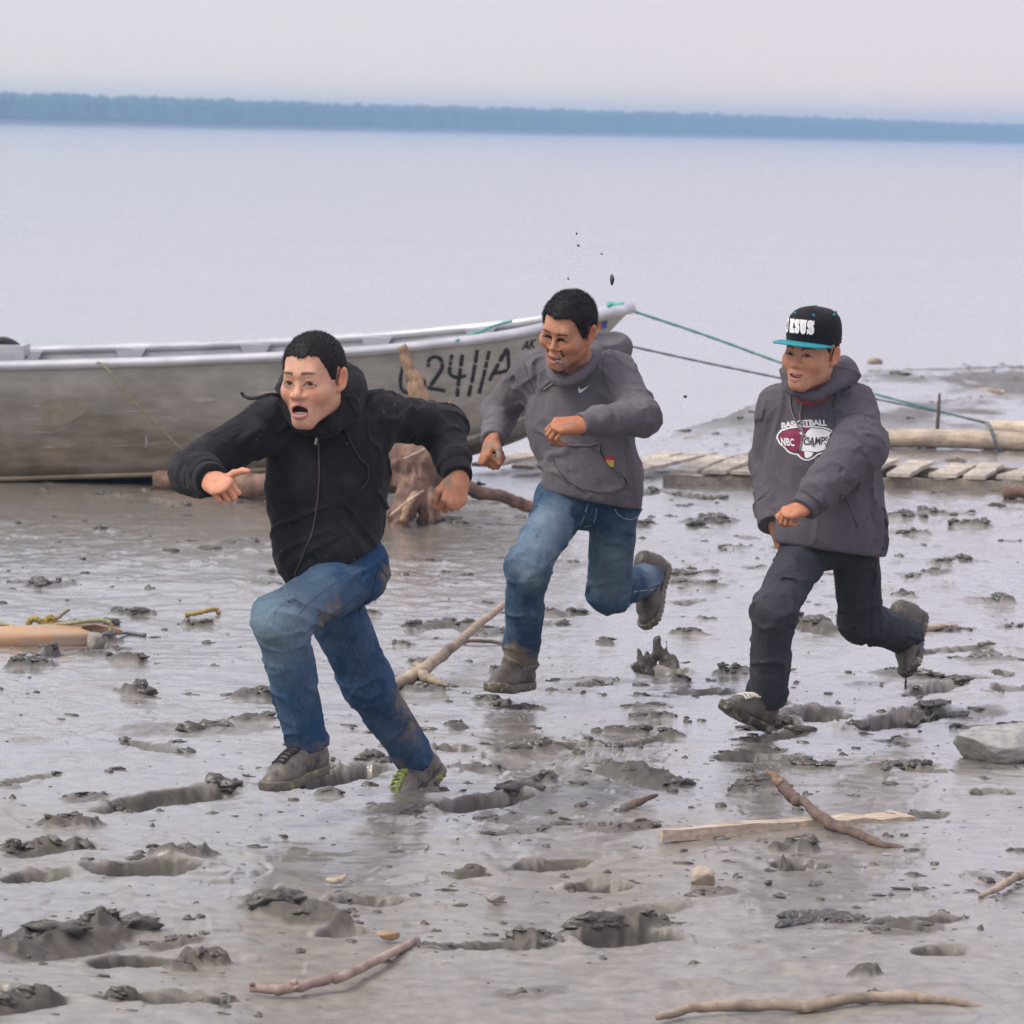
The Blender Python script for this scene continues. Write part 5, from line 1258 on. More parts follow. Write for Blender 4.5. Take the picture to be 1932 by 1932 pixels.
# ---------------------------------------------------------------- the cap
def build_cap():
    H, HO = P3['H'], P3['HO']; g = lambda p: H @ np.array(p, float) + HO
    CAPC = fleece('black_wool_cap', (.013, .013, .017), (.022, .022, .028), .4); TEAL = simple('teal_cloth', (.012, .25, .30), .75, .12, 220); GREEN = simple('green_underbrim', (.02, .16, .10), .85, .1, 200)
    cap = empty('cap', tuple(g((0, 0, .05))))
    V = []; Fc = []; nph = 48; prof = [(1.0, .036), (1.01, .050), (1.005, .070), (.975, .092), (.90, .113), (.77, .128), (.58, .138), (.34, .1435), (.12, .1455)]
    for (rr, z) in prof:
        for k in range(nph):
            a = 2 * PI * k / nph; cx, cy = math.sin(a), math.cos(a)
            sm = 1 - .010 * (abs(math.sin(a * 3)) < .16) * (z > .05)           # seams between the panels
            fr = max(cy, 0); zz = z + (.006 * fr if z > .1 else 0) - (.010 * max(-cy, 0) if z < .06 else 0)
            V.append(g((.0845 * rr * cx * sm, -.014 + (.106 if cy < 0 else .104) * rr * cy * sm + (.006 * fr if .06 < z < .12 else 0), zz)))
    n = len(prof)
    for i in range(n - 1):
        for k in range(nph):
            k2 = (k + 1) % nph; Fc.append((i * nph + k, i * nph + k2, (i + 1) * nph + k2, (i + 1) * nph + k))
    V.append(g((0, -.014, .146))); Fc += [((n - 1) * nph + k, (n - 1) * nph + (k + 1) % nph, len(V) - 1) for k in range(nph)]
    m = MB(); m.add(V, Fc); crown = m.build('crown', CAPC, cap); bv = BVHTree.FromPolygons([Vector(v) for v in V], Fc)
    # brim: flat plate, teal on top, green below
    top = []; xs = np.linspace(-1, 1, 25); rows = 7
    for j in range(rows):
        t = j / (rows - 1)
        for x in xs:
            ang = x * rad(76); bx, by = .0845 * math.sin(ang), -.014 + .105 * math.cos(ang)
            ex, ey = .097 * x, .090 + .072 * math.sqrt(max(0, 1 - abs(x) ** 2.6)) * 1.0 - .072 * (1 - math.sqrt(max(0, 1 - abs(x) ** 2.6))) * .95
            p = np.array([bx + (ex - bx) * t, by + (ey - by) * t, .0425 - .012 * x * x * (1 - .2 * t) - .002 * t]); top.append(p)
    nx = len(xs); q = [(j * nx + k, j * nx + k + 1, (j + 1) * nx + k + 1, (j + 1) * nx + k) for j in range(rows - 1) for k in range(nx - 1)]
    m = MB(); m.add([g(p) for p in top], q); brim = m.build('brim', TEAL, cap)
    m = MB(); m.add([g(p - [0, 0, .0035]) for p in top], q); m.build('underbrim', GREEN, brim)
    edge = [g(top[(rows - 1) * nx + k] - [0, 0, .0017]) for k in range(nx)]
    m = MB(); m.tube(edge, .0026, 6); m.build('brim_edge', TEAL, brim)
    m = MB(); m.tube([g((0, -.014, .143)), g((0, -.014, .148)), g((0, -.014, .1515))], [.009, .0085, .004], 12); m.build('button', TEAL, cap)
    for a in (30, -30, 90, 150):
        p = Vector(g((.0845 * .80 * math.sin(rad(a)), -.014 + .105 * .80 * math.cos(rad(a)), .127))); d = (p - Vector(g((0, -.014, .07)))).normalized()
        m = MB(); m.tube([p - d * .004, p + d * .004], .0042, 8); m.build('eyelet', TEAL, cap)
    # varsity lettering
    L = {'J': [[(.35, 1), (1, 1), (1, .84), (.85, .84), (.85, .2), (.7, 0), (.2, 0), (0, .2), (0, .36), (.28, .36), (.28, .2), (.57, .2), (.57, .84), (.35, .84)]],
         'E': [[(0, 0), (1, 0), (1, .32), (.8, .32), (.74, .19), (.42, .19), (.42, .42), (.6, .42), (.6, .36), (.72, .36), (.72, .64), (.6, .64), (.6, .58), (.42, .58), (.42, .81), (.74, .81), (.8, .68), (1, .68), (1, 1), (0, 1), (0, .84), (.14, .84), (.14, .16), (0, .16)]],
         'S': [[(.02, .36), (.02, 0), (.16, 0), (.2, .07), (.36, 0), (.78, 0), (1, .18), (1, .46), (.82, .6), (.34, .66), (.34, .8), (.66, .8), (.72, .66), (.95, .66), (.95, 1), (.82, 1), (.78, .93), (.62, 1), (.22, 1), (0, .83), (0, .57), (.18, .43), (.66, .37), (.66, .2), (.32, .2), (.26, .36)]],
         'U': [[(0, 1), (0, .84), (.1, .84), (.1, .18), (.28, 0), (.72, 0), (.9, .18), (.9, .84), (1, .84), (1, 1), (.56, 1), (.56, .84), (.62, .84), (.62, .22), (.38, .22), (.38, .84), (.44, .84), (.44, 1)]]}
    ck = crop(2450, 980, 400 / 1932)
    for ch, x0, x1 in (('J', 508, 548), ('E', 564, 632), ('S', 636, 710), ('U', 714, 816), ('S', 822, 930)):
        def mp(u, v):
            x = x0 + (x1 - x0) * u; b = 474 + (x - 484) * .095; t = 262 + (x - 520) * .095
            return (x + v * 14, b + (t - b) * v)
        decal('cap_letter', [ck([mp(u, v) for u, v in poly]) for poly in L[ch]], bv, .0034, WHITE_PRINT, crown, maxe=2.2)
    tag(cap, 'black cap with teal flat brim and white letters on the right hand boy', 'cap')
build_cap()
# ================================================================== BOAT
def wood(name, a, b_, scale=14, stretch=(1, 1, 1), rough=.8, bumpd=.004):
    m, nt, nd, lk, b = nmat(name); n = noise_node(nt, scale, 7, .65, stretch=stretch, dist=.4); n2 = noise_node(nt, 5, 4, .6)
    r = ramp(nt, n.outputs[0], [(.3, b_), (.62, a)]); r2 = ramp(nt, n2.outputs[0], [(.35, (.62, .62, .62)), (.65, (1.12, 1.1, 1.08))])
    lk.new(mixc(nt, 1, r.outputs[0], r2.outputs[0], 'MULTIPLY'), b.inputs['Base Color']); b.inputs['Roughness'].default_value = rough
    bump(nt, b, n.outputs[0], .7, bumpd); return m
def aluminium(name, col, grime, gz0, gz1, rough=.42):
    """Dull scratched sheet, silt stains thickest below the old waterline."""
    m, nt, nd, lk, b = nmat(name)
    tc = nt.nodes.new('ShaderNodeTexCoord'); sp = nt.nodes.new('ShaderNodeSeparateXYZ'); lk.new(tc.outputs['Object'], sp.inputs[0])
    n1 = noise_node(nt, 3.2, 8, .7, stretch=(.35, 1, 1.8)); n2 = noise_node(nt, 30, 4, .6, stretch=(.12, 1, 1)); n3 = noise_node(nt, 9, 5, .6, stretch=(.5, 1, 1))
    mr = nt.nodes.new('ShaderNodeMapRange'); mr.inputs['From Min'].default_value = gz1; mr.inputs['From Max'].default_value = gz0; lk.new(sp.outputs['Z'], mr.inputs['Value'])
    ad = nt.nodes.new('ShaderNodeMath'); ad.operation = 'MULTIPLY_ADD'; ad.inputs[1].default_value = 1.5; lk.new(n1.outputs[0], ad.inputs[0])
    sb = nt.nodes.new('ShaderNodeMath'); sb.operation = 'SUBTRACT'; sb.inputs[1].default_value = .75; lk.new(mr.outputs[0], sb.inputs[0]); lk.new(sb.outputs[0], ad.inputs[2])
    g = ramp(nt, ad.outputs[0], [(.15, (0, 0, 0)), (.95, (1, 1, 1))])
    c0 = ramp(nt, n3.outputs[0], [(.3, tuple(k * .78 for k in col)), (.7, tuple(min(1, k * 1.18) for k in col))])
    gr = ramp(nt, n3.outputs[0], [(.3, tuple(k * .6 for k in grime)), (.7, tuple(k * 1.25 for k in grime))])
    c = mixc(nt, g.outputs[0], c0.outputs[0], gr.outputs[0])
    sc = ramp(nt, n2.outputs[0], [(.66, (0, 0, 0)), (.74, (.35,) * 3)]); c = mixc(nt, sc.outputs[0], c, tuple(min(1, k * 1.5) for k in col))
    lk.new(c, b.inputs['Base Color'])
    mt = ramp(nt, g.outputs[0], [(0, (.55,) * 3), (.7, (.05,) * 3)]); lk.new(mt.outputs[0], b.inputs['Metallic'])
    rg = ramp(nt, g.outputs[0], [(0, (rough,) * 3), (1, (.7,) * 3)]); lk.new(rg.outputs[0], b.inputs['Roughness'])
    bump(nt, b, n1.outputs[0], .25, .01); return m
BX = [-4.6, -3.6, -2.64, -1.76, -1.2, -.63, -.22, 0, .16, .30, .42, .52, .60, .66]
ZG = [.57, .585, .612, .655, .69, .74, .79, .82, .852, .882, .905, .925, .94, .95]
HB = [.74, .75, .75, .745, .74, .715, .66, .585, .49, .375, .265, .165, .08, .012]
ZC = [.0, .0, .02, .066, .10, .17, .265, .334, .385, .43, .475, .53, .60, .69]
HC = [.60, .60, .60, .60, .59, .57, .50, .43, .34, .25, .165, .095, .04, .008]
ZK = [-.08, -.08, -.07, -.04, .0, .06, .15, .21, .26, .31, .37, .44, .53, .64]
BCY = 21.3
def bow_x(x, t):           # the stem rakes forward towards the gunwale
    return x - .045 - .24 * (1 - t) * max(0, (x + .3) / .96) ** 2
def hull_mesh():
    fx = np.linspace(-4.6, .66, 72); V = []; prof = []
    for x in fx:
        g = lambda a: float(np.interp(x, BX, a)); zg, hb, zc, hc, zk = g(ZG), g(HB), g(ZC), g(HC), g(ZK)
        P = []
        for sd in (-1, 1):
            col = []
            for t in np.linspace(1, 0, 9):
                bulge = .012 * math.sin(t * PI); y = hc + (hb - hc) * t + bulge; col.append((bow_x(x, t), BCY + sd * y, zc + (zg - zc) * t))
            P.append(col)
        kx = (bow_x(x, -.15), BCY, zk)
        prof.append(P[0] + [kx] + P[1][::-1])
    n = len(prof[0]); V = [p for pr_ in prof for p in pr_]
    F = [(i * n + k, i * n + k + 1, (i + 1) * n + k + 1, (i + 1) * n + k) for i in range(len(fx) - 1) for k in range(n - 1)]
    F.append(tuple(range(n)))                                  # transom
    return fx, prof, V, F
boat = empty('boat', (-1.5, BCY, 0))
fx, prof, HV, HF_ = hull_mesh()
_m = MB(); _m.add(HV, HF_)
HULL = aluminium('hull_aluminium', (.46, .45, .415), (.195, .16, .11), .05, .78); RAIL = aluminium('rail_aluminium', (.56, .57, .60), (.3, .29, .27), -.6, -.2, .38); INNER = aluminium('inner_aluminium', (.46, .46, .46), (.28, .26, .22), -.6, -.2, .5)
hull = _m.build('hull', HULL, boat); hbv = BVHTree.FromPolygons([Vector(v) for v in HV], HF_)
_in = [[(p[0], p[1] + (.012 if p[1] < BCY else -.012), p[2] + .006) for p in q] for q in prof]
_m = MB(); _m.add([p for q in _in for p in q], HF_[:-1]); _m.build('inner_skin', INNER, boat)
for sd, name in ((0, 'gunwale'), (-1, 'gunwale')):
    path = [Vector(q[sd]) + Vector((0, 0, .006)) for q in prof]; _m = MB(); _m.tube(path, .034, 10, flat=.85); _m.build(name, RAIL, boat)
for k in (8, 10):                                             # chine strips
    _m = MB(); _m.tube([Vector(q[k]) + Vector((0, -.006 if k == 8 else .006, 0)) for q in prof], .014, 6); _m.build('chine_strip', HULL, boat)
_m = MB(); _m.tube([Vector(q[9]) for q in prof], .018, 6); _m.build('keel', HULL, boat)
for x in (-4.0, -3.4, -2.70, -2.13, -1.44, -.77, -.2):                   # knees that brace the far gunwale
    zg = float(np.interp(x, BX, ZG)); hb = float(np.interp(x, BX, HB)); _m = MB()
    y1 = BCY + hb - .03; y0 = y1 - .07
    A = [(x - .085, y0, zg + .01), (x + .085, y0, zg + .01), (x + .045, y0, zg - .07), (x + .03, y0, zg - .17), (x - .03, y0, zg - .17), (x - .045, y0, zg - .07)]
    B = [(px_, y1, pz_) for (px_, _, pz_) in A]; nA = len(A)
    _m.add(A + B, [tuple(range(nA)), tuple(range(2 * nA - 1, nA - 1, -1))] + [(k, (k + 1) % nA, nA + (k + 1) % nA, nA + k) for k in range(nA)])
    _m.build('knee', RAIL, boat, smooth=False)
for x in (-3.7, -1.9, -.5):
    hb = float(np.interp(x, BX, HC)); zg = float(np.interp(x, BX, ZG)); _m = MB(); _m.box((x, BCY, zg - .26), (.28, hb * 2.0, .02)); _m.build('bench', INNER, boat, smooth=False)
_m = MB(); _m.box((-2.78, 21.55, .60), (.26, .30, .16)); _m.build('motor_box', RAIL, boat, smooth=False)
_m = MB(); _m.tube(spline([(-2.86, 21.5, .66), (-2.78, 21.5, .70), (-2.70, 21.5, .67), (-2.66, 21.5, .60)], 5), .022, 8); _m.build('tiller_grip', simple('black_rubber', (.015, .015, .018), .5), boat)
tag(boat, 'long dented aluminium skiff with painted numbers beached on the mud', 'boat')
# hand painted registration, stickers and stains on the near side
PAINT = simple('worn_black_paint', (.020, .022, .026), .75, .5, 60)
c6b = crop(1100, 1050, 700 / 1932)
def stroke(pts, w, seed, dash=True):
    rnd = random.Random(seed); P = spline([(x, y, 0) for x, y in pts], 9); polys = []; i = 0
    while i < len(P) - 1:
        L = rnd.randint(4, 9) if dash else len(P); seg = P[i:i + L + 1]
        if len(seg) < 2: break
        lft, rgt = [], []
        for k, p in enumerate(seg):
            t = (seg[min(k + 1, len(seg) - 1)] - seg[max(k - 1, 0)]).normalized(); nn = Vector((-t.y, t.x, 0)) * w * rnd.uniform(.38, .6)
            lft.append((p.x + nn.x, p.y + nn.y)); rgt.append((p.x - nn.x, p.y - nn.y))
        polys.append(c6b(lft + rgt[::-1])); i += L + (1 if dash and rnd.random() < .35 else 0)
    return polys
NUM = {'6': [[(640, 300), (575, 400), (555, 500), (570, 600), (660, 620), (750, 590), (765, 520), (700, 490), (610, 520)]],
       '2': [[(800, 390), (812, 325), (862, 300), (912, 322), (928, 390), (885, 470), (825, 555), (802, 592)], [(815, 582), (890, 592), (955, 605)]],
       '4': [[(1015, 280), (1000, 370), (998, 450), (1050, 482), (1142, 470)], [(1108, 280), (1092, 400), (1075, 520), (1062, 655)]],
       '1': [[(1242, 238), (1222, 370), (1198, 500), (1163, 655)]], '1b': [[(1348, 248), (1322, 370), (1292, 500), (1258, 630)]],
       'A': [[(1350, 512), (1412, 400), (1478, 280), (1508, 236), (1520, 330), (1524, 450)], [(1385, 445), (1440, 440), (1505, 425)]]}
_s = 0
for ch, sts in NUM.items():
    pl = []
    for st_ in sts: _s += 1; pl += stroke(st_, 33, _s)
    o = decal('registration_number', pl, hbv, .004, PAINT, hull, maxe=6)
decal('state_letters', text_polys('AK', (984, 660.5), (1009, 656.5), (3, -17.5), bold=.02, shear=.15), hbv, .004, PAINT, hull)
decal('sticker', [[(1124, 611), (1134, 608), (1133, 619), (1124, 622)]], hbv, .004, simple('orange_sticker', (.65, .17, .03), .5, .2), hull)
decal('sticker', [[(1134.5, 608), (1146, 604), (1143, 618), (1133.5, 621)]], hbv, .004, simple('blue_sticker', (.03, .07, .35), .5, .4, 60), hull)
_bl = lambda cx, cy, rx, ry, s: [(cx + rx * math.cos(a) * (1 + .18 * math.sin(3 * a + s)), cy + ry * math.sin(a) * (1 + .15 * math.cos(2 * a + s))) for a in np.linspace(0, 2 * PI, 25)[:-1]]
decal('paint_patch', [_bl(384, 753, 20, 5.5, 1)], hbv, .004, simple('pale_primer', (.40, .38, .33), .8, .1, 60), hull)
decal('paint_patch', [_bl(112, 778, 42, 25, 2)], hbv, .004, simple('ochre_stain', (.27, .25, .19), .75, .12, 30), hull)
decal('paint_patch', [_bl(276, 832, 2.2, 11, 2)], hbv, .004, simple('white_streak', (.40, .40, .38), .8, .1, 60), hull)
for q in range(26):                                           # scuffs
    _r = random.Random(q + 50); cx, cy = _r.uniform(0, 1020), _r.uniform(700, 850); w_ = _r.uniform(6, 26)
    if cy > 850 - max(0, cx - 600) * .18: continue
    decal('scuff', [_bl(cx, cy, w_, _r.uniform(.6, 1.5), q)], hbv, .003, WHITE_PRINT if q == 0 else bpy.data.materials['white_streak'], hull, maxe=9)

# ================================================================== ROPES
TEALR = simple('teal_rope', (.13, .42, .36), .8, .35, 90); GREYR = simple('grey_rope', (.17, .19, .21), .85, .3, 90); YELR = simple('yellow_rope', (.30, .22, .06), .8, .4, 120); OLIVE = simple('olive_rope', (.30, .29, .17), .85, .4, 120)
def rope(name, pts, r, mat, label, n=6, cat='rope', group=None, twist=True):
    P = spline(pts, n); m = MB()
    if twist:
        rr = [r * (1 + .18 * math.sin(i * 2.1)) for i in range(len(P))]; m.tube(P, rr, 7)
    else: m.tube(P, r, 7)
    o = m.build(name, mat); tag(o, label, cat, group); return o
rope('mooring_rope', [at(1186, 584, 21.3), at(1335, 634, 22.4), at(1475, 685, 23.3), at(1625, 736, 24.2), at(1780, 777, 24.9), at(1932, 818, 25.4), at(2060, 852, 25.6)], .0075, TEALR, 'teal mooring rope stretched from the bow to the right', 12)
rope('mooring_rope', [at(1166, 648, 21.2), at(1330, 684, 22.4), at(1470, 713, 23.3), at(1640, 750, 24.2), at(1780, 779, 24.8), at(1866, 798, 25.1)], .0065, GREYR, 'grey rope running below the teal one to the pale log', 12)
rope('bow_line', [at(862, 642, 20.55), at(880, 634, 21.0), at(902, 627, 21.3), at(925, 617, 21.6), at(944, 611, 21.75), at(965, 606, 21.8)], .008, TEALR, 'thin teal line lying across the inside of the boat', 8)
rope('side_rope', [at(172, 690, 20.6), at(188, 684, 20.50), at(203, 697, 20.47), at(240, 745, 20.50), at(290, 795, 20.56), at(345, 850, 20.62)], .0055, OLIVE, 'thin pale rope hanging down the side of the boat', 10)
_rk = random.Random(4); _kp = [at(1160 + _rk.uniform(-14, 16), 579 + _rk.uniform(-5, 5), 21.3 + _rk.uniform(-.05, .05)) for _ in range(16)]
rope('rope_knot', _kp, .016, TEALR, 'bunched teal knot of rope on the bow', 5)

# ================================================================== DRIFTWOOD
BLEACH = wood('bleached_wood', (.62, .53, .41), (.34, .28, .21), 10, (1, 6, 6)); BARK = wood('bark_wood', (.27, .165, .125), (.085, .055, .045), 13, (1, 1, 1), bumpd=.02)
TORN = wood('torn_wood', (.40, .27, .17), (.16, .10, .065), 20, (5, 5, .6)); TWIG = wood('dark_branch', (.19, .135, .11), (.08, .058, .05), 22, (1, 1, 1)); PINKW = wood('pinkish_stick', (.46, .36, .31), (.24, .17, .15), 16); PALEST = wood('pale_stick', (.44, .36, .27), (.20, .165, .13), 18)
PLANKW = wood('weathered_plank', (.40, .35, .29), (.22, .185, .15), 9, (6, .6, 6))
def stick(name, pts, radii, mat, label, seg=9, noise=.055, n=6, group=None, seed=1, parent=None, cat='driftwood'):
    P = spline(pts, n); R = np.interp(np.linspace(0, 1, len(P)), np.linspace(0, 1, len(radii)), radii)
    rnd = random.Random(seed); P = [p + Vector((rnd.uniform(-1, 1), rnd.uniform(-1, 1), rnd.uniform(-1, 1))) * r_ * (.22 if r_ < .04 else .03) for p, r_ in zip(P, R)]
    m = MB(); m.tube(P, list(R), seg, noise=noise, seed=seed); o = m.build(name, mat, parent)
    if parent is None: tag(o, label, cat, group)
    return o
# the uprooted stump behind the first boy
SY = 19.0
stump = empty('driftwood_stump', tuple(ground(790, 990)))
def blob(name, segs, h, mat, parent, noise, seed, fr=9, k=.04):
    F = Field()
    for A, B, ra, rb in segs: F.seg(A, B, ra, rb, k)
    F.sub = lambda P, D: D - noise * (fbm(P[:, 0] * fr, P[:, 1] * fr, P[:, 2] * fr * .6, oct=4, seed=seed) * 1.6 + .5 * (1 - 2 * np.abs(vnoise(P[:, 0] * fr * 2.2, P[:, 1] * fr * 2.2, P[:, 2] * fr, seed + 3))))
    V, Q = F.mesh(h); return link(name, mesh_np(name, V, Q), mat, parent)
blob('trunk', [(at(735, 893, SY + .1), at(790, 862, SY), .085, .105), (at(790, 862, SY), at(812, 835, SY), .105, .075), (at(800, 800, SY + .05), at(812, 845, SY), .06, .07), (at(786, 900, SY - .02), at(752, 992, SY - .14), .065, .045), (at(808, 900, SY), at(812, 1000, SY - .06), .055, .040), (at(815, 870, SY), at(842, 886, SY - .02), .07, .05), (at(735, 895, SY + .1), at(690, 905, SY + .35), .085, .08)], .009, BARK, stump, .020, 4, 15)
stick('branch', [at(806, 815, SY + .04), at(792, 750, SY + .05), at(777, 706, SY + .06), at(757, 656, SY + .08)], [.052, .050, .042, .030, .026], TORN, '', seg=10, noise=.16, parent=stump, seed=3)
stick('branch', [at(835, 888, SY), at(890, 922, SY + .08), at(950, 938, SY + .18), at(1012, 960, SY + .30)], [.036, .034, .030, .030], BARK, '', seg=10, noise=.10, parent=stump, seed=5)
stick('root', [at(790, 915, SY - .05), at(772, 950, SY - .16), at(757, 985, SY - .22)], [.022, .020, .014], TORN, '', noise=.12, parent=stump, seed=6)
stick('root', [at(812, 905, SY - .05), at(814, 945, SY - .11), at(815, 992, SY - .12)], [.020, .020, .017], BARK, '', noise=.12, parent=stump, seed=7)
stick('log', [at(715, 900, SY + .2), at(600, 905, SY + .7), at(470, 915, 20.1), at(300, 904, 20.55)], [.085, .07, .062, .05], BARK, '', seg=12, noise=.12, parent=stump, seed=8)
stick('splinter', [at(735, 973, SY - .2), at(770, 945, SY - .22), at(800, 925, SY - .2)], [.005, .006, .004], BLEACH, '', noise=.1, parent=stump, seed=9)
stick('splinter', [at(846, 770, SY), at(852, 752, SY)], [.010, .004], TORN, '', noise=.1, parent=stump, seed=10)
stick('splinter', [at(760, 866, SY - .14), at(785, 855, SY - .16), at(806, 843, SY - .15)], [.003, .005, .003], BLEACH, '', noise=.1, parent=stump, seed=11)
tag(stump, 'uprooted reddish driftwood stump with splintered branches by the boat', 'driftwood')
# loose sticks
fork = empty('forked_stick', tuple(ground(735, 1300)))
stick('shaft', [at(733, 1302, 13.35), at(800, 1262, 13.62), at(870, 1206, 14.1), at(952, 1140, 14.7)], [.027, .023, .017, .013], PALEST, '', parent=fork, seed=2)
stick('stub', [at(790, 1272, 13.55), at(815, 1283, 13.42), at(845, 1294, 13.36)], [.022, .016, .006], PALEST, '', parent=fork, seed=4); stick('stub', [at(800, 1262, 13.62), at(782, 1254, 13.7)], [.016, .010], PALEST, '', parent=fork, seed=6)
tag(fork, 'long pale forked stick lying between the first two boys', 'stick')
G = lambda px, py, r=0: ground(px, py, r)
dk = empty('crooked_branch', tuple(ground(1690, 1600)))
stick('limb', [at(1470, 1478, 10.98), at(1500, 1507, 10.93), at(1516, 1513, 10.88), at(1560, 1548, 10.74), at(1610, 1572, 10.63), at(1660, 1592, 10.56), at(1705, 1602, 10.55)], [.016, .018, .012, .016, .013, .012, .009], TWIG, '', noise=.14, parent=dk, seed=5)
stick('broken_tip', [at(1446, 1452, 11.02), at(1458, 1464, 11.0), at(1474, 1481, 10.97)], [.003, .010, .015], TORN, '', parent=dk, seed=6)
tag(dk, 'dark crooked branch with torn tip leaning over the bleached plank', 'branch')
def slab(name, P0, P1, w0, w1, t, mat, label=None, parent=None, cat='plank', group=None, seed=0, lift=0.0, n=14, split=False):
    """A rough board from P0 to P1 with uneven edges."""
    P0, P1 = Vector(P0), Vector(P1); d = (P1 - P0); L = d.length; d.normalize(); s_ = Vector((0, 0, 1)).cross(d).normalized(); u = d.cross(s_); rnd = random.Random(seed); V = []
    for i in range(n + 1):
        k = i / n; c = P0 + d * L * k; w = w0 + (w1 - w0) * k; a = w * .5 * (1 + rnd.uniform(-.1, .1)); b2 = w * .5 * (1 + rnd.uniform(-.1, .1)); th = t * (.85 + .3 * rnd.random())
        for sg, off in ((-1, a), (1, b2)):
            V.append(c + s_ * sg * off); V.append(c + s_ * sg * off * .96 + u * th)
    F = []
    for i in range(n):
        a = i * 4; b2 = a + 4; F += [(a, b2, b2 + 1, a + 1), (a + 1, b2 + 1, b2 + 3, a + 3), (a + 3, b2 + 3, b2 + 2, a + 2), (a + 2, b2 + 2, b2, a)]
    F += [(0, 1, 3, 2), (n * 4, n * 4 + 2, n * 4 + 3, n * 4 + 1)]
    m = MB(); m.add(V, F); o = m.build(name, mat, parent, smooth=False)
    if parent is None: tag(o, label, cat, group)
    return o
slab('bleached_plank', G(1246, 1590) + Vector((0, 0, .004)), at(1706, 1558, 11.0), .02, .10, .034, BLEACH, 'long bleached plank tapering to a point under the crooked branch', seed=3)
stick('bent_stick', [G(1242, 1918, .01), G(1310, 1902, .014), G(1385, 1896, .016), G(1520, 1898, .02), G(1600, 1886, .03), G(1700, 1880, .03), G(1780, 1888, .022), G(1872, 1906, .006)], [.009, .011, .0135, .014, .012, .0135, .011, .007], PALEST, 'long bent pale stick along the bottom edge', seed=7, cat='stick')
pk_ = empty('peeled_stick', tuple(ground(530, 1866)))
stick('shaft', [G(474, 1864, .012), G(535, 1866, .016), G(600, 1852, .018), G(660, 1836, .02), at(785, 1773, 9.25)], [.009, .013, .011, .011, .010], PINKW, '', parent=pk_, seed=9); stick('stub', [G(560, 1862, .02), G(552, 1850, .035)], [.012, .007], PINKW, '', parent=pk_, seed=3); stick('stub', [G(478, 1862, .012), G(474, 1855, .026)], [.008, .004], PINKW, '', parent=pk_, seed=4)
tag(pk_, 'peeled pinkish stick with knots at the lower left', 'stick')
stick('short_stick', [G(1849, 1690, .012), G(1890, 1672, .016), G(1930, 1648, .016), G(1985, 1622, .012)], [.006, .010, .012, .010], PALEST, 'short pale stick half sunk at the right edge', seed=8, cat='stick')
stick('small_stick', [G(1700, 1190, .012), G(1745, 1186, .016), G(1804, 1180, .012)], [.012, .014, .010], BLEACH, 'small bleached stick behind the rear shoe of the boy with the cap', seed=12, cat='stick')
stick('chip', [G(618, 1660, .006), G(636, 1662, .01), G(652, 1652, .008)], [.006, .009, .005], BLEACH, 'bone white wood chip in front of the first boy', seed=13, cat='wood chip')
stick('buried_twig', [G(862, 1212, .004), G(900, 1209, .012), G(940, 1212, .010), G(955, 1222, -.004)], [.006, .007, .007, .006], TWIG, 'thin dark twig arching by the forked stick', seed=14, cat='twig')
stick('thin_stick', [G(1175, 1528, .004), G(1200, 1516, .016), G(1240, 1500, .03)], [.014, .012, .005], TWIG, 'short pointed brown stick beside a clod in the middle', seed=15, cat='stick')

# ================================================================== BOARDWALK, LOGS, STAKE
walk = empty('boardwalk', tuple(ground(1600, 925)))
ZB = .055
def stringer(px0, px1, py0, py1, seed, y2):
    slab('stringer', ground(px0, py0), ground(px1, py1), .045, .045, ZB, PLANKW, parent=walk, seed=seed, n=10)
    a, b2 = ground(px0, py0), ground(px1, py1); slab('stringer', a + Vector((.22, y2, 0)), b2 + Vector((.22, y2, 0)), .045, .045, ZB * .9, PLANKW, parent=walk, seed=seed + 5, n=10)
stringer(1252, 1648, 916, 919, 1, .85); stringer(1652, 2050, 920, 930, 2, .85)
_rb = random.Random(9)
for i, px in enumerate((1262, 1322, 1374, 1440, 1512, 1590, 1668, 1752, 1812, 1878, 1940, 2005)):
    py = 916 + (px - 1252) * .016; a = ground(px + 24, py) + Vector((0, -.02, ZB + .004 + _rb.uniform(0, .01))); ang = _rb.uniform(.22, .34); L = _rb.uniform(.95, 1.12)
    d = Vector((math.sin(ang), math.cos(ang), _rb.uniform(-.03, .02))); slab('board', a, a + d * L, _rb.uniform(.13, .16), _rb.uniform(.13, .16), .020, wood('board_wood', (.56, .51, .43), (.34, .30, .25), 8, (6, .6, 6)) if i == 0 else bpy.data.materials['board_wood'], parent=walk, seed=20 + i, n=6)
tag(walk, 'weathered plank boardwalk lying on the mud behind the boys', 'boardwalk')
brk = empty('broken_boards', tuple(ground(1030, 885)))
for i, (a, b2, w) in enumerate((((912, 893), (1052, 869), .14), ((985, 897), (1100, 877), .14), ((1196, 902), (1330, 876), .13), ((1205, 890), (1270, 876), .13), ((960, 880), (1040, 868), .10))):
    slab('board', G(*a) + Vector((0, 0, .035)), G(*b2) + Vector((0, 0, .05)), w, w, .022, bpy.data.materials['board_wood'], parent=brk, seed=40 + i, n=8)
tag(brk, 'loose grey boards on the mud behind the middle boy', 'boards')
log = stick('pale_log', [at(1590, 826, 24.2), at(1700, 827, 24.2), at(1830, 829, 24.2), at(1960, 836, 24.2), at(2080, 842, 24.2)], [.050, .056, .058, .058, .056], BLEACH, 'big pale driftwood log at the right with rope tied round it', seg=14, noise=.012, seed=21, cat='log')
stick('pale_log', [at(1860, 808, 25.2), at(1950, 812, 25.2), at(2080, 820, 25.2)], [.05, .06, .06], BLEACH, 'pale log end behind the roped log at the right edge', seg=12, noise=.015, seed=22, cat='log')
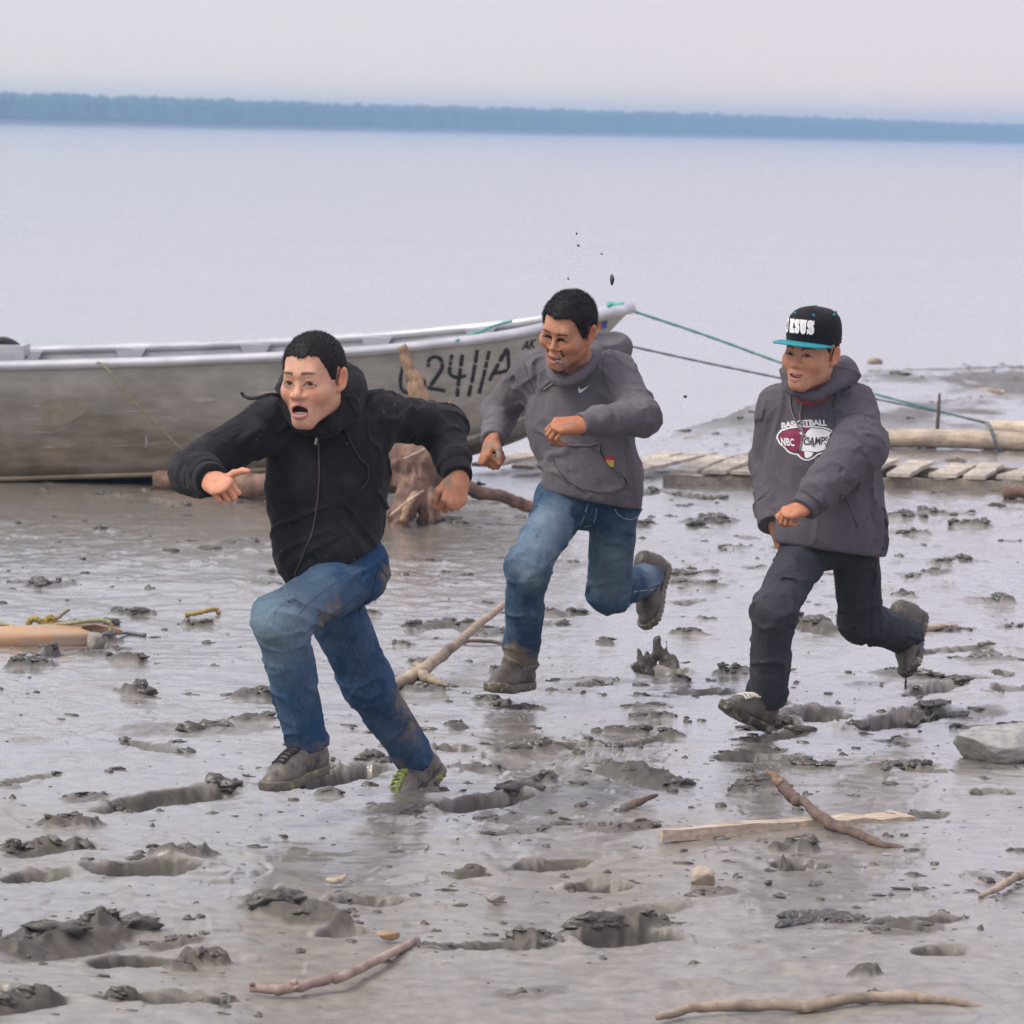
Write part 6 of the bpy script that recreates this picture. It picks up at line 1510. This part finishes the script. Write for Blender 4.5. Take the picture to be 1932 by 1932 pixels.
rope('rope_tie', [at(1862, 797, 24.15), at(1868, 806, 24.10), at(1874, 822, 24.09), at(1880, 840, 24.10), at(1888, 852, 24.14)], .012, GREYR, 'dark rope tied round the pale log', 5)
stick('stake', [at(1773, 742, 24.7), at(1771, 772, 24.7), at(1768, 812, 24.7)], [.008, .011, .013], TWIG, 'thin dark stake standing behind the pale log', seed=23, cat='stake')
stick('brown_log', [at(1893, 930, 21.0), at(1940, 931, 21.0), at(2040, 934, 21.0)], [.030, .034, .034], BARK, 'brown log end at the right edge by the boardwalk', seg=12, seed=24, cat='log')
for i, (px, py, w, r_, lab) in enumerate(((1865, 745, 62, .035, 'cream driftwood log far off at the right near the waterline'), (1800, 872, 34, .022, 'short pale stick on the mud between boardwalk and roped log'), (1655, 890, 30, .02, 'small wood chip beside the capped boy where the boardwalk starts'), (1420, 862, 40, .018, 'thin bleached stick on the mud left of the capped boy'), (1580, 858, 36, .016, 'bleached stick hidden behind the capped boy'), (1650, 686, 26, .03, 'lone driftwood piece at the waterline behind the capped boy'), (1310, 828, 40, .012, 'slender stick between the middle boy and the capped boy'))):
    c = ground(px, py); sc_ = c.y / FPX; o = stick('driftwood_piece', [c + Vector((-w * sc_ * .5, -.03, r_ * .4)), c + Vector((0, 0, r_ * .7)), c + Vector((w * sc_ * .5, .05, r_ * .4))], [r_ * .6, r_, r_ * .7], BLEACH if i % 2 == 0 else PALEST, lab or 'small bleached driftwood piece among the far right mud', noise=.15, seed=60 + i, group='driftwood bits far right')

# ================================================================== PIPE, ROPES, STONES
pipe = empty('pipe', tuple(ground(100, 1215)))
_A, _B = at(-260, 1212, 14.15), at(192, 1200, 14.40); _ax = (_B - _A).normalized(); _u = Vector((0, 0, 1)).cross(_ax).normalized(); _w = _ax.cross(_u); _m = MB(); V = []; F = []
R0, R1, sg = .052, .046, 28; rings = [(_A, R0), (_A * .5 + _B * .5, R0), (_B, R0), (_B, R1), (_A * .5 + _B * .5, R1), (_A, R1)]
for ri, (c, r_) in enumerate(rings):
    for k in range(sg):
        a = 2 * PI * k / sg; j = (.030 * math.sin(a * 2 + 1) + .014 * math.sin(a * 5)) if ri in (2, 3) else 0; V.append(c + _u * math.cos(a) * r_ + _w * math.sin(a) * r_ * .86 + _ax * (j - .02 * math.sin(a) + (.05 * math.cos(a) if ri in (2, 3) else 0)))
for i in range(5):
    for k in range(sg): F.append((i * sg + k, i * sg + (k + 1) % sg, (i + 1) * sg + (k + 1) % sg, (i + 1) * sg + k))
_m.add(V, F); _m.build('tube', simple('orange_pipe', (.60, .34, .15), .7, .2, 11, col2=(.46, .38, .31), bumpd=.006), pipe)
tag(pipe, 'broken orange plastic pipe half buried at the left edge', 'pipe')
cz = crop(0, 1880, 700 / 1932)
def zl(pts, Y, dz=0): return [at(x, y, Y) + Vector((0, 0, dz)) for x, y in cz(pts)]
rope('thin_rope', zl([(-260, 380), (0, 405), (100, 430), (250, 437), (500, 417), (700, 387), (880, 370), (970, 386), (1000, 432), (985, 470)], 14.36), .0085, OLIVE, 'olive rope running along the top of the orange pipe', 6)
rope('rope_knot', zl([(262, 436), (262, 385), (300, 360), (350, 372), (390, 410), (430, 420), (470, 400), (490, 370), (455, 345), (420, 362), (430, 400), (495, 412)], 14.42), .012, YELR, 'yellow rope knot lying behind the orange pipe', 5)
stick('peg', zl([(470, 385), (540, 330), (622, 274)], 14.46), [.007, .007, .006], PALEST, 'pale peg sticking out of the yellow rope knot', seed=31, cat='peg')
rope('rope_scrap', [G(350, 1160, .004), G(372, 1157, .012), G(392, 1152, .022), G(408, 1150, .020), G(413, 1158, .006)], .009, YELR, 'frayed scrap of yellow rope on the mud', 5)
rope('rope_end', [G(196, 1196, .05), G(235, 1194, .01), G(275, 1198, .004)], .007, GREYR, 'dark rope end trailing from the orange pipe', 5)
def stone(name, C, r3, mat, label, seed, cat='stone', rot=0.0, group=None, sub=4):
    bm = bmesh.new(); bmesh.ops.create_icosphere(bm, subdivisions=sub, radius=1); P = np.array([v.co[:] for v in bm.verts], np.float32)
    f = 1 + .22 * fbm(P[:, 0] * 1.2 + seed, P[:, 1] * 1.2, P[:, 2] * 1.2, oct=4, seed=seed)
    for k in range(15):                                       # flat broken faces
        rnd = random.Random(seed * 31 + k); d = nrm([rnd.gauss(0, 1), rnd.gauss(0, 1), rnd.gauss(0, .8)]); f = np.minimum(f, rnd.uniform(.62, .86) / np.maximum(P @ d, .25))
    Q = P * f[:, None] * np.array(r3) + .0
    for v, p in zip(bm.verts, Q):
        x, y, z = p; v.co = (x * math.cos(rot) - y * math.sin(rot) + C[0], x * math.sin(rot) + y * math.cos(rot) + C[1], z + C[2])
    o = link(name, bm_mesh(name, bm), mat); tag(o, label, cat, group); return o
GRANITE = simple('grey_granite', (.40, .395, .375), .75, .3, 24, bumpd=.01, col2=(.22, .225, .215)); TANST = simple('tan_stone', (.36, .30, .24), .7, .25, 40, bumpd=.004); PINKST = simple('ochre_stone', (.34, .23, .14), .7, .25, 40, bumpd=.004); DARKST = simple('dark_pebble', (.06, .062, .065), .45, .4, 30)
stone('rock', ground(1888, 1432) + Vector((.02, .05, .035)), (.20, .13, .075), GRANITE, 'large pale grey rock at the right edge', 3, 'rock', .25, sub=5)
stone('stone', ground(1325, 1668) + Vector((0, .015, .016)), (.042, .034, .028), TANST, 'small angular tan stone in the lower right', 5)
stone('stone', ground(733, 1770) + Vector((0, .01, .006)), (.032, .022, .014), PINKST, 'small flat ochre stone above the pinkish stick', 7)
stone('stone', ground(932, 1702) + Vector((0, .01, .008)), (.028, .022, .016), simple('white_shell', (.28, .26, .23), .6), 'whitish stone chip half buried below the first boy', 9)
stone('stone', ground(184, 1218) + Vector((.0, -.04, .022)), (.042, .030, .044), simple('grey_cobble', (.27, .25, .22), .7, .2, 30), 'grey cobble wedged in the mouth of the orange pipe', 11, rot=.6)
stone('pebble', ground(1450, 1668) + Vector((0, .0, .004)), (.012, .010, .008), DARKST, 'single dark pebble right of the tan stone', 13)
for k in range(12):
    rnd = random.Random(k + 80); c = ground(1500 + rnd.uniform(-30, 90), 1742 + rnd.uniform(-18, 20)); r_ = rnd.uniform(.010, .022)
    stone('pebble', c + Vector((0, 0, r_ * .2)), (r_ * 1.4, r_, r_ * .7), DARKST, 'dark wet pebble in the gravel patch at the lower right', 15 + k, 'pebble', rnd.uniform(0, 3), 'pebbles in the gravel patch', sub=2)

# ================================================================== FLYING MUD
FLYM = simple('flung_mud', (.05, .043, .036), .55, .3, 40, bumpd=.003)
def fly(px, py, w, h, Y, label, seed, group=None): 
    s_ = Y / FPX; stone('mud_lump', at(px, py, Y), (w * s_ * .6, w * s_ * .5, h * s_ * .6), FLYM, label, seed, 'mud', rot=seed, group=group, sub=3)
fly(1155, 527, 9, 19, 13.6, 'biggest lump of mud flying above the middle boy', 2)
for i, (px, py, w, h) in enumerate(((1088, 441, 4, 5), (1091, 463, 5, 5), (1135, 479, 6, 3), (1072, 526, 4, 5))): fly(px, py, w, h, 13.6, 'tiny speck of mud flying above the middle boy', 5 + i, 'mud specks in the air')
fly(1293, 748, 8, 5, 13.4, 'small mud crumb flying right of the middle boy', 3); fly(1709, 1290, 5, 22, 13.1, 'thin drip of mud under the rear shoe of the boy with the cap', 12)
fly(822, 1478, 8, 10, 11.3, 'mud crumb thrown up behind the first boy', 14)
# the splash where the middle boy's back foot left the mud
def splash(name, px, py, w, h, label, seed, n=13):
    c = ground(px, py); s_ = c.y / FPX; W, H_ = w * s_ * .5, h * s_; rnd = random.Random(seed); segs = []
    for k in range(n):
        a = -.3 + (PI + .6) * (k + rnd.uniform(-.4, .4)) / (n - 1); b0 = c + Vector((W * math.cos(a), W * .55 * math.sin(a) + .02, -.03)); ht = H_ * rnd.uniform(.25, .9) * (.5 + .6 * math.sin(max(min(a, PI), 0))); tip = b0 + Vector((math.cos(a) * .02 - .25 * ht * rnd.random(), .02, ht))
        segs.append((b0, (b0 + tip) / 2 + Vector((rnd.uniform(-.012, .012), 0, 0)), rnd.uniform(.010, .018), .008)); segs.append(((b0 + tip) / 2, tip, .009, .0025))
    segs.append((c + Vector((-W * .8, .03, -.045)), c + Vector((W * .8, .05, -.045)), .03, .03))
    o = blob(name, segs, .005, FLYM, None, .006, seed, 26, .018); tag(o, label, 'mud splash'); return o
splash('mud_splash', 1246, 1258, 52, 74, 'jagged crown of mud thrown up under the middle boy', 3, 14)
splash('mud_splash', 1512, 1648, 92, 56, 'upright wall of torn mud behind a deep footprint at the lower right', 5, 11)
splash('mud_splash', 800, 1496, 70, 40, 'low mud splash round the planted shoe of the first boy', 8, 9)
